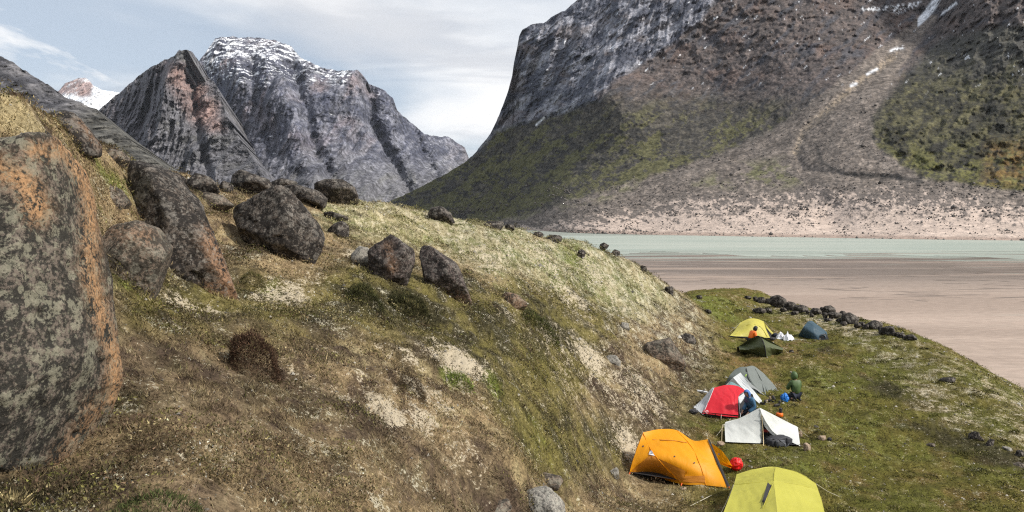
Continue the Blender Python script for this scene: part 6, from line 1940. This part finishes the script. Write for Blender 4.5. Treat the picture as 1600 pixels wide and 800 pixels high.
def person(loc, rot, jac, leg, headm, label, lean=.25, hood=True, twist=0.0, arms='front', kneel=True, scale=1.0):
    """a kneeling or crouching figure facing its own +Y; one body surface with clothing over it"""
    T = empty('person', loc)
    T.rotation_euler = (0, 0, rot)
    T.scale = (scale,) * 3
    tag(T, label, 'person', 'campers among the tents')
    s, c = math.sin(lean), math.cos(lean)

    def tors(h, x=0.0, f=0.0):                 # a point up the leaning trunk
        return (x + twist * h * .3, h * s + f * c, .26 + h * c - f * s)
    P = {'pel': (0, 0, .26), 'wai': tors(.18), 'che': tors(.40), 'nek': tors(.55), 'hd0': tors(.63, 0, .01), 'hd1': tors(.75, 0, .02), 'hd2': tors(.84, 0, .0)}
    for sg, q in ((-1, 'l'), (1, 'r')):
        P['sh' + q] = tors(.48, sg * .18)
        if arms == 'front':
            P['el' + q] = tors(.26, sg * .25, .12)
            P['wr' + q] = tors(.20, sg * .13, .34)
        else:
            P['el' + q] = tors(.22, sg * .24, .05)
            P['wr' + q] = (sg * .16, .36 + .1 * s, .20)
        P['hip' + q] = (sg * .10, .02, .24)
        P['kn' + q] = (sg * .17, .40, .12 if kneel else .48)
        P['an' + q] = (sg * .13, .02, .08) if kneel else (sg * .14, .22, .08)
        P['to' + q] = (sg * .13, -.12, .05) if kneel else (sg * .14, .42, .04)
    names = list(P)
    rad = {'pel': .13, 'wai': .115, 'che': .13, 'nek': .055, 'hd0': .07, 'hd1': .095, 'hd2': .065}
    for q in 'lr':
        rad.update({'sh' + q: .062, 'el' + q: .045, 'wr' + q: .028, 'hip' + q: .085, 'kn' + q: .058, 'an' + q: .042, 'to' + q: .035})
    E = [('pel', 'wai'), ('wai', 'che'), ('che', 'nek'), ('nek', 'hd0'), ('hd0', 'hd1'), ('hd1', 'hd2')]
    for q in 'lr':
        E += [('che', 'sh' + q), ('sh' + q, 'el' + q), ('el' + q, 'wr' + q), ('pel', 'hip' + q), ('hip' + q, 'kn' + q), ('kn' + q, 'an' + q), ('an' + q, 'to' + q)]
    V = [Vector(P[n]) for n in names]
    R = [rad[n] for n in names]
    idx = {n: i for i, n in enumerate(names)}
    EE = [(idx[a], idx[b]) for a, b in E]
    # nose
    V.append(V[idx['hd1']] + Vector((0, .115, -.01))); R.append(.018); EE.append((idx['hd1'], len(V) - 1))
    # hands: palm, four fingers of unequal length and a thumb from the side
    for q, sg in (('l', -1), ('r', 1)):
        w_ = V[idx['wr' + q]]
        d = (w_ - V[idx['el' + q]]).normalized()
        side = d.cross(Vector((0, 0, 1)))
        side = side.normalized() if side.length > .01 else Vector((1, 0, 0))
        V.append(w_ + d * .07); R.append(.026); pi = len(V) - 1
        EE.append((idx['wr' + q], pi))
        for k, ln in enumerate((.070, .080, .074, .058)):
            b = V[pi] + d * .02 + side * (-.030 + .020 * k)
            V.append(b + d * ln * .5 + Vector((0, 0, -.006))); R.append(.009)
            V.append(b + d * ln * .85 + Vector((0, 0, -.03))); R.append(.008)
            EE += [(pi, len(V) - 2), (len(V) - 2, len(V) - 1)]
        V.append(w_ + d * .05 - side * sg * .045 + Vector((0, 0, -.01))); R.append(.011)
        V.append(w_ + d * .085 - side * sg * .055 + Vector((0, 0, -.02))); R.append(.009)
        EE += [(pi, len(V) - 2), (len(V) - 2, len(V) - 1)]
    skin_mesh('body', V, EE, R, M_SKIN, T)

    def cloth(name, keys, edges, grow, m, extra=()):
        ks = list(keys)
        vv = [Vector(P[k]) for k in ks]
        r2 = [rad[k] + grow for k in ks]
        ii = {k: i for i, k in enumerate(ks)}
        return skin_mesh(name, vv, [(ii[a], ii[b]) for a, b in edges], r2, m, T)
    # sleeves end a little short of the wrist
    for q in 'lr':
        P['cu' + q] = tuple(Vector(P['el' + q]).lerp(Vector(P['wr' + q]), .9)); rad['cu' + q] = .034
        P['hem' + q] = tuple(Vector(P['kn' + q]).lerp(Vector(P['an' + q]), .85)); rad['hem' + q] = .045
    rad['wai'] += .01
    cloth('jacket', ['che', 'wai', 'pel', 'nek', 'shl', 'shr', 'ell', 'elr', 'cul', 'cur'],
          [('che', 'wai'), ('wai', 'pel'), ('che', 'nek'), ('che', 'shl'), ('che', 'shr'), ('shl', 'ell'), ('shr', 'elr'), ('ell', 'cul'), ('elr', 'cur')], .042, jac)
    P['wst'] = (0, .01, .30); rad['wst'] = .12
    cloth('trousers', ['wst', 'hipl', 'hipr', 'knl', 'knr', 'heml', 'hemr'],
          [('wst', 'hipl'), ('wst', 'hipr'), ('hipl', 'knl'), ('hipr', 'knr'), ('knl', 'heml'), ('knr', 'hemr')], .024, leg)
    for q in 'lr':
        skin_mesh('boot', [Vector(P['an' + q]), Vector(P['an' + q]).lerp(Vector(P['to' + q]), .6), Vector(P['to' + q])], [(0, 1), (1, 2)], [.06, .055, .045], M_BOOT, T)
    # hood or cap: a shell round the back and top of the head, open at the face
    h0, h1 = Vector(P['hd0']), Vector(P['hd1'])
    bm = bmesh.new()
    bmesh.ops.create_uvsphere(bm, u_segments=20, v_segments=14, radius=1.0)
    for v in bm.verts:
        v.co = Vector((v.co.x * .135, v.co.y * .145, v.co.z * (.175 if hood else .13) - (.03 if hood else 0)))
    cut = .055 if hood else .5
    geom = [v for v in bm.verts if (v.co.y > cut and v.co.z < .07) or (not hood and v.co.z < .02)]
    bmesh.ops.delete(bm, geom=geom, context='VERTS')
    me = bpy.data.meshes.new('hood' if hood else 'hat')
    bmesh.ops.solidify(bm, geom=bm.faces[:], thickness=.012)
    bm.to_mesh(me); bm.free()
    o = bpy.data.objects.new(me.name, me); COL.objects.link(o)
    me.materials.append(headm)
    me.polygons.foreach_set('use_smooth', np.ones(len(me.polygons), bool))
    o.parent = T
    o.location = h1 + Vector((0, -.005, .01))
    o.rotation_euler = (-lean * .6, 0, 0)
    # eyes
    for sg in (-1, 1):
        bm = bmesh.new()
        bmesh.ops.create_icosphere(bm, subdivisions=1, radius=.012)
        me = bpy.data.meshes.new('eye'); bm.to_mesh(me); bm.free(); me.materials.append(M_BLKCAP)
        e = bpy.data.objects.new('eye', me); COL.objects.link(e); e.parent = T
        e.location = h1 + Vector((sg * .034, .088, .015))
    return T


gk = G(1244, 627)
person(gk, math.radians(8), M_GREENJ, M_NAVY, M_GREENJ, 'person kneeling in a green hooded jacket, seen from behind', lean=.12, scale=1.0, twist=-.1)
gk2 = G(1172, 545) + Vector((0, 1.4, 0))
gk2 = G(1171.5, 537)
person(gk2, math.radians(-75), M_ORJ, M_NAVY, M_BLKCAP, 'person in an orange jacket and dark cap crouching between the yellow and olive tents', lean=.55, hood=True, scale=.98)
gk3 = G(1177, 650)
person(gk3, math.radians(112), M_BLJ, M_NAVY, M_CAPB, 'person in light blue jacket and blue hood crouching in the door of the red tent', lean=.42, hood=True, scale=.92, arms='down')


# ------------------------------------------------------------------ things lying about the camp
def blob(name, px, py, wpx, hpx, m, label, cat, seed=0, crumple=.25, depth=.8, sub=4, freq=2.0, group=None, flat=False, lift=0.0):
    g = G(px, py)
    k = g.y / F
    bm = bmesh.new()
    bmesh.ops.create_icosphere(bm, subdivisions=sub, radius=1.0)
    me = bpy.data.meshes.new(name); bm.to_mesh(me); bm.free()
    nv = len(me.vertices)
    v = np.empty(nv * 3, np.float32); me.vertices.foreach_get('co', v); v = v.reshape(-1, 3).astype(float)
    r = 1 + crumple * (ridged(v[:, 0] * freq + seed, v[:, 1] * freq, v[:, 2] * freq, 3) - .6) * 2
    v = v * r[:, None]
    v = v * np.array([wpx * k / 2, wpx * k / 2 * depth, hpx * k / 2])
    v[:, 2] += hpx * k / 2 * .9 + lift
    me.vertices.foreach_set('co', v.astype(np.float32).ravel())
    ob = link_mesh(name, me, m, smooth=not flat)
    ob.location = g
    tag(ob, label, cat, group)
    return ob


def sheet(name, px, py, wpx, hpx, m, label, cat, seed):
    """a cloth dropped in folds"""
    g = G(px, py)
    k = g.y / F
    n = 26
    U, V = np.meshgrid(np.linspace(-1, 1, n), np.linspace(-1, 1, n))
    R_ = np.hypot(U, V) * (1 + .35 * pnoise(U * 1.4 + seed, V * 1.4, 2.0))
    z = np.maximum(0, 1 - R_ ** 1.6) * (.25 + 1.2 * np.maximum(ridged(U * 1.1 + seed, V * 1.5, seed, 2) - .35, 0)) * hpx * k * 1.25 + .015
    out = 1 + .3 * pnoise(U * 2 + seed, V * 2, 5.0)
    x, y = U * wpx * k / 2 * out + .06 * pnoise(V * 3, U * 3, seed), V * wpx * k / 2 * out
    z = z + ground_z(g.x + x, g.y + y) - g.z
    ob = link_mesh(name, np_mesh(name, np.stack([x, y, z], -1).reshape(-1, 3), grid_faces(n, n)), m, smooth=False)
    ob.location = g
    tag(ob, label, cat)
    return ob


M_SACK = plain_mat('red_nylon_sack', (.72, .012, .012), .45)
s_ = blob('stuff_sack', 1150.5, 734, 19, 20, M_SACK, 'round red stuff sack between the orange and chartreuse tents', 'bag', 3, .22, .9, 4, 1.7)
nv, nf = tube_geo([(0, 0, .30), (.02, -.03, .36), (.05, -.05, .35)], .012)
me = np_mesh('draw_cord', nv, nf); me.materials.append(M_CHAR)
o = bpy.data.objects.new('draw_cord', me); COL.objects.link(o); o.parent = s_
sheet('cloth_heap', 1219.5, 529, 14, 10, M_CLOTHW, 'crumpled white cloth heap beside the far yellow tent', 'cloth', 5)
sheet('cloth_heap', 1230.5, 530.5, 16, 11, M_CLOTHW, 'crumpled white cloth heap nearer the blue tent', 'cloth', 9)
blob('dry_bag', 1211, 527, 9, 7, M_NAVY, 'dark bag lying between the yellow tent flap and the white cloths', 'bag', 12, .2)
blob('stuff_sack', 1226, 628.5, 11, 14, M_BRIGHTB, 'bright blue bag on the ground left of the kneeling person in green', 'bag', 14, .45, .7, 4, 1.4)
blob('boulder_lump', 1296, 689, 7, 6, M_BLACK, 'small black bag beside the tan stone right of the white tent', 'bag', 15, .2).name = 'bag'
blob('gear_bag', 1084, 646, 14, 7, M_CHAR, 'black gear bag poking out at the left corner of the red tent', 'bag', 16, .3)
blob('gear_bag', 1201, 541, 10, 4, M_CHAR, 'dark gear bag lying by the flap of the far yellow tent', 'bag', 17, .3).location = G(1207, 531)

# boots by the pale tent
def boot(px, py, rot, label, m=M_BOOT, s=1.0):
    g = G(px, py)
    T = empty('boot', g); T.rotation_euler = (0, 0, rot); T.scale = (s,) * 3
    tag(T, label, 'boot', 'boots and shoes on the grass')
    V = [(0, -.08, .05), (0, .0, .05), (0, .10, .045), (0, .18, .03), (0, -.08, .13), (0, -.085, .21)]
    skin_mesh('upper', V, [(0, 1), (1, 2), (2, 3), (0, 4), (4, 5)], [.05, .05, .045, .03, .045, .05], m, T)
    skin_mesh('sole', [(0, -.11, .012), (0, 0, .012), (0, .12, .012), (0, .21, .012)], [(0, 1), (1, 2), (2, 3)], [(.05, .012), (.05, .012), (.055, .012), (.03, .012)], M_BLACK, T)


boot(1204.5, 628.5, 1.0, 'dark hiking boot nearest the corner of the grey dome tent', s=1.25)
boot(1209, 627, -.6, 'dark hiking boot right of its partner by the grey dome tent', s=1.25)
boot(1193, 632.5, .4, 'black shoe at the foot of the pale peaked tent')
boot(1215.5, 634.5, 1.9, 'small dark shoe lying alone between the dome tent and the kneeling person')
boot(1201, 627.5, 2.2, 'tan shoe leaning against the dark boots', m=M_TAN)

# stove: orange windshield with a dark pot
g = G(1218, 651)
T = empty('camp_stove', g)
tag(T, 'orange camp stove with a dark pot behind the white tent', 'stove')
def lathe(prof, n=18):
    v, f = [], []
    for r, z in prof:
        for i in range(n):
            a = 2 * math.pi * i / n
            v.append((r * math.cos(a), r * math.sin(a), z))
    for j in range(len(prof) - 1):
        for i in range(n):
            f.append((j * n + i, j * n + (i + 1) % n, (j + 1) * n + (i + 1) % n, (j + 1) * n + i))
    return v, f
def lathe_child(name, prof, m, parent, loc=(0, 0, 0)):
    v, f = lathe(prof)
    me = np_mesh(name, v, f); me.materials.append(m)
    me.polygons.foreach_set('use_smooth', np.ones(len(me.polygons), bool))
    o = bpy.data.objects.new(name, me); COL.objects.link(o); o.parent = parent; o.location = loc
    return o
M_ORP = plain_mat('orange_enamel', (.75, .15, .01), .4)
lathe_child('base', [(0.001, 0), (.11, 0), (.125, .02), (.125, .11), (.10, .13), (0.001, .13)], M_ORP, T)
pt = lathe_child('pot', [(0.001, 0), (.05, 0), (.055, .02), (.055, .15), (.058, .16), (.045, .165), (.001, .17)], M_CHAR, T, (.04, 0, .13))
lathe_child('lid_knob', [(.012, 0), (.012, .02), (.001, .025)], M_CHAR, pt, (0, 0, .17))
for k in range(3):
    a = k * 2.1
    v, f = tube_geo([(.08 * math.cos(a), .08 * math.sin(a), .02), (.16 * math.cos(a), .16 * math.sin(a), 0)], .012)
    child('leg', [Vector(x) + g for x in v], f, M_CHAR, T)

# black backpack in the door of the white tent
g = G(1216, 699)
T = empty('backpack', g)
T.rotation_euler = (0, 0, .3)
tag(T, 'black backpack slumped in the doorway of the white tent', 'backpack')
def soft_box(name, loc, size, m, seed=0, rot=(0, 0, 0), parent=T):
    bm = bmesh.new()
    bmesh.ops.create_icosphere(bm, subdivisions=4, radius=1.0)
    for v in bm.verts:
        c = v.co
        n = max(abs(c.x), abs(c.y), abs(c.z))
        q = c.lerp(c / n, .55)
        k = 1 + .06 * float(fbm(q.x * 2 + seed, q.y * 2, q.z * 2, 3))
        v.co = Vector((q.x * size[0], q.y * size[1], q.z * size[2])) * k * .5
    me = bpy.data.meshes.new(name); bm.to_mesh(me); bm.free(); me.materials.append(m)
    me.polygons.foreach_set('use_smooth', np.ones(len(me.polygons), bool))
    o = bpy.data.objects.new(name, me); COL.objects.link(o); o.parent = parent; o.location = loc; o.rotation_euler = rot
    return o
M_PACK = plain_mat('black_pack_cloth', (.026, .027, .032), .7)
M_PACK2 = plain_mat('grey_pack_cloth', (.075, .08, .09), .7)
soft_box('pack_body', (0, .08, .15), (.72, .36, .32), M_PACK, 1, (0, -.15, 0))
soft_box('lid', (.34, .05, .16), (.26, .36, .28), M_PACK, 2, (0, .2, 0))
soft_box('pocket', (-.02, -.12, .16), (.36, .10, .2), M_PACK2, 3)
v, f = tube_geo([(-.3, -.05, .30), (-.15, -.2, .30), (.05, -.26, .18), (.1, -.22, .04)], .028)
me = np_mesh('strap', v, f); me.materials.append(M_PACK2); o = bpy.data.objects.new('strap', me); COL.objects.link(o); o.parent = T
v, f = tube_geo([(.05, -.22, .05), (.14, -.28, .12), (.2, -.25, .2), (.24, -.2, .12)], .02)
me = np_mesh('strap', v, f); me.materials.append(M_PACK2); o = bpy.data.objects.new('strap', me); COL.objects.link(o); o.parent = T
blob('sleeping_mat', 1207, 693, 18, 13, M_PACK, 'dark rolled gear piled inside the door of the white tent', 'gear', 31, .25, .6)

# white snow shovel blade-like sandal left of the red tent
g = G(1097, 614)
T = empty('sandal', g)
T.rotation_euler = (0, 0, math.radians(-40))
tag(T, 'pale grey sandal lying on the turf left of the red tent', 'sandal')
def slab(name, out, z0, z1, m):
    n = len(out)
    v = [(x, y, z0) for x, y in out] + [(x, y, z1) for x, y in out]
    me = bpy.data.meshes.new(name)
    me.from_pydata(v, [], [tuple(range(n))[::-1], tuple(range(n, 2 * n))] + [(i, (i + 1) % n, n + (i + 1) % n, n + i) for i in range(n)])
    me.materials.append(m)
    o = bpy.data.objects.new(name, me); COL.objects.link(o); o.parent = T
    return o
so = [(-.24, -.05), (-.12, -.07), (.0, -.06), (.12, -.085), (.22, -.05), (.25, 0), (.22, .05), (.12, .085), (0, .06), (-.12, .07), (-.24, .05)]
slab('sole', so, .02, .07, plain_mat('pale_rubber', (.6, .62, .64), .6))
v, f = tube_geo([(.08, -.09, .05), (.08, -.05, .12), (.08, .05, .12), (.08, .09, .05)], .02)
me = np_mesh('strap', v, f); me.materials.append(M_CHAR); o = bpy.data.objects.new('strap', me); COL.objects.link(o); o.parent = T


build_turf()
build_heath()
build_gravel()

# ------------------------------------------------------------------ the air of the valley, faintly hazy
bm = bmesh.new()
bmesh.ops.create_cube(bm, size=1.0)
me = bpy.data.meshes.new('haze')
bm.to_mesh(me)
bm.free()
hz = bpy.data.objects.new('haze', me)
COL.objects.link(hz)
hz.scale = (36000, 36000, 2700)
hz.location = (0, 0, 1350 - 40)
m, t, out = new_mat('valley_air')
v = t.node('ShaderNodeVolumePrincipled', {'Color': (.82, .88, 1.0), 'Density': 1.0e-5})
v.inputs['Anisotropy'].default_value = .2
t.put(out.inputs[1], v.outputs[0])
me.materials.append(m)
tag(hz, kind='stuff')
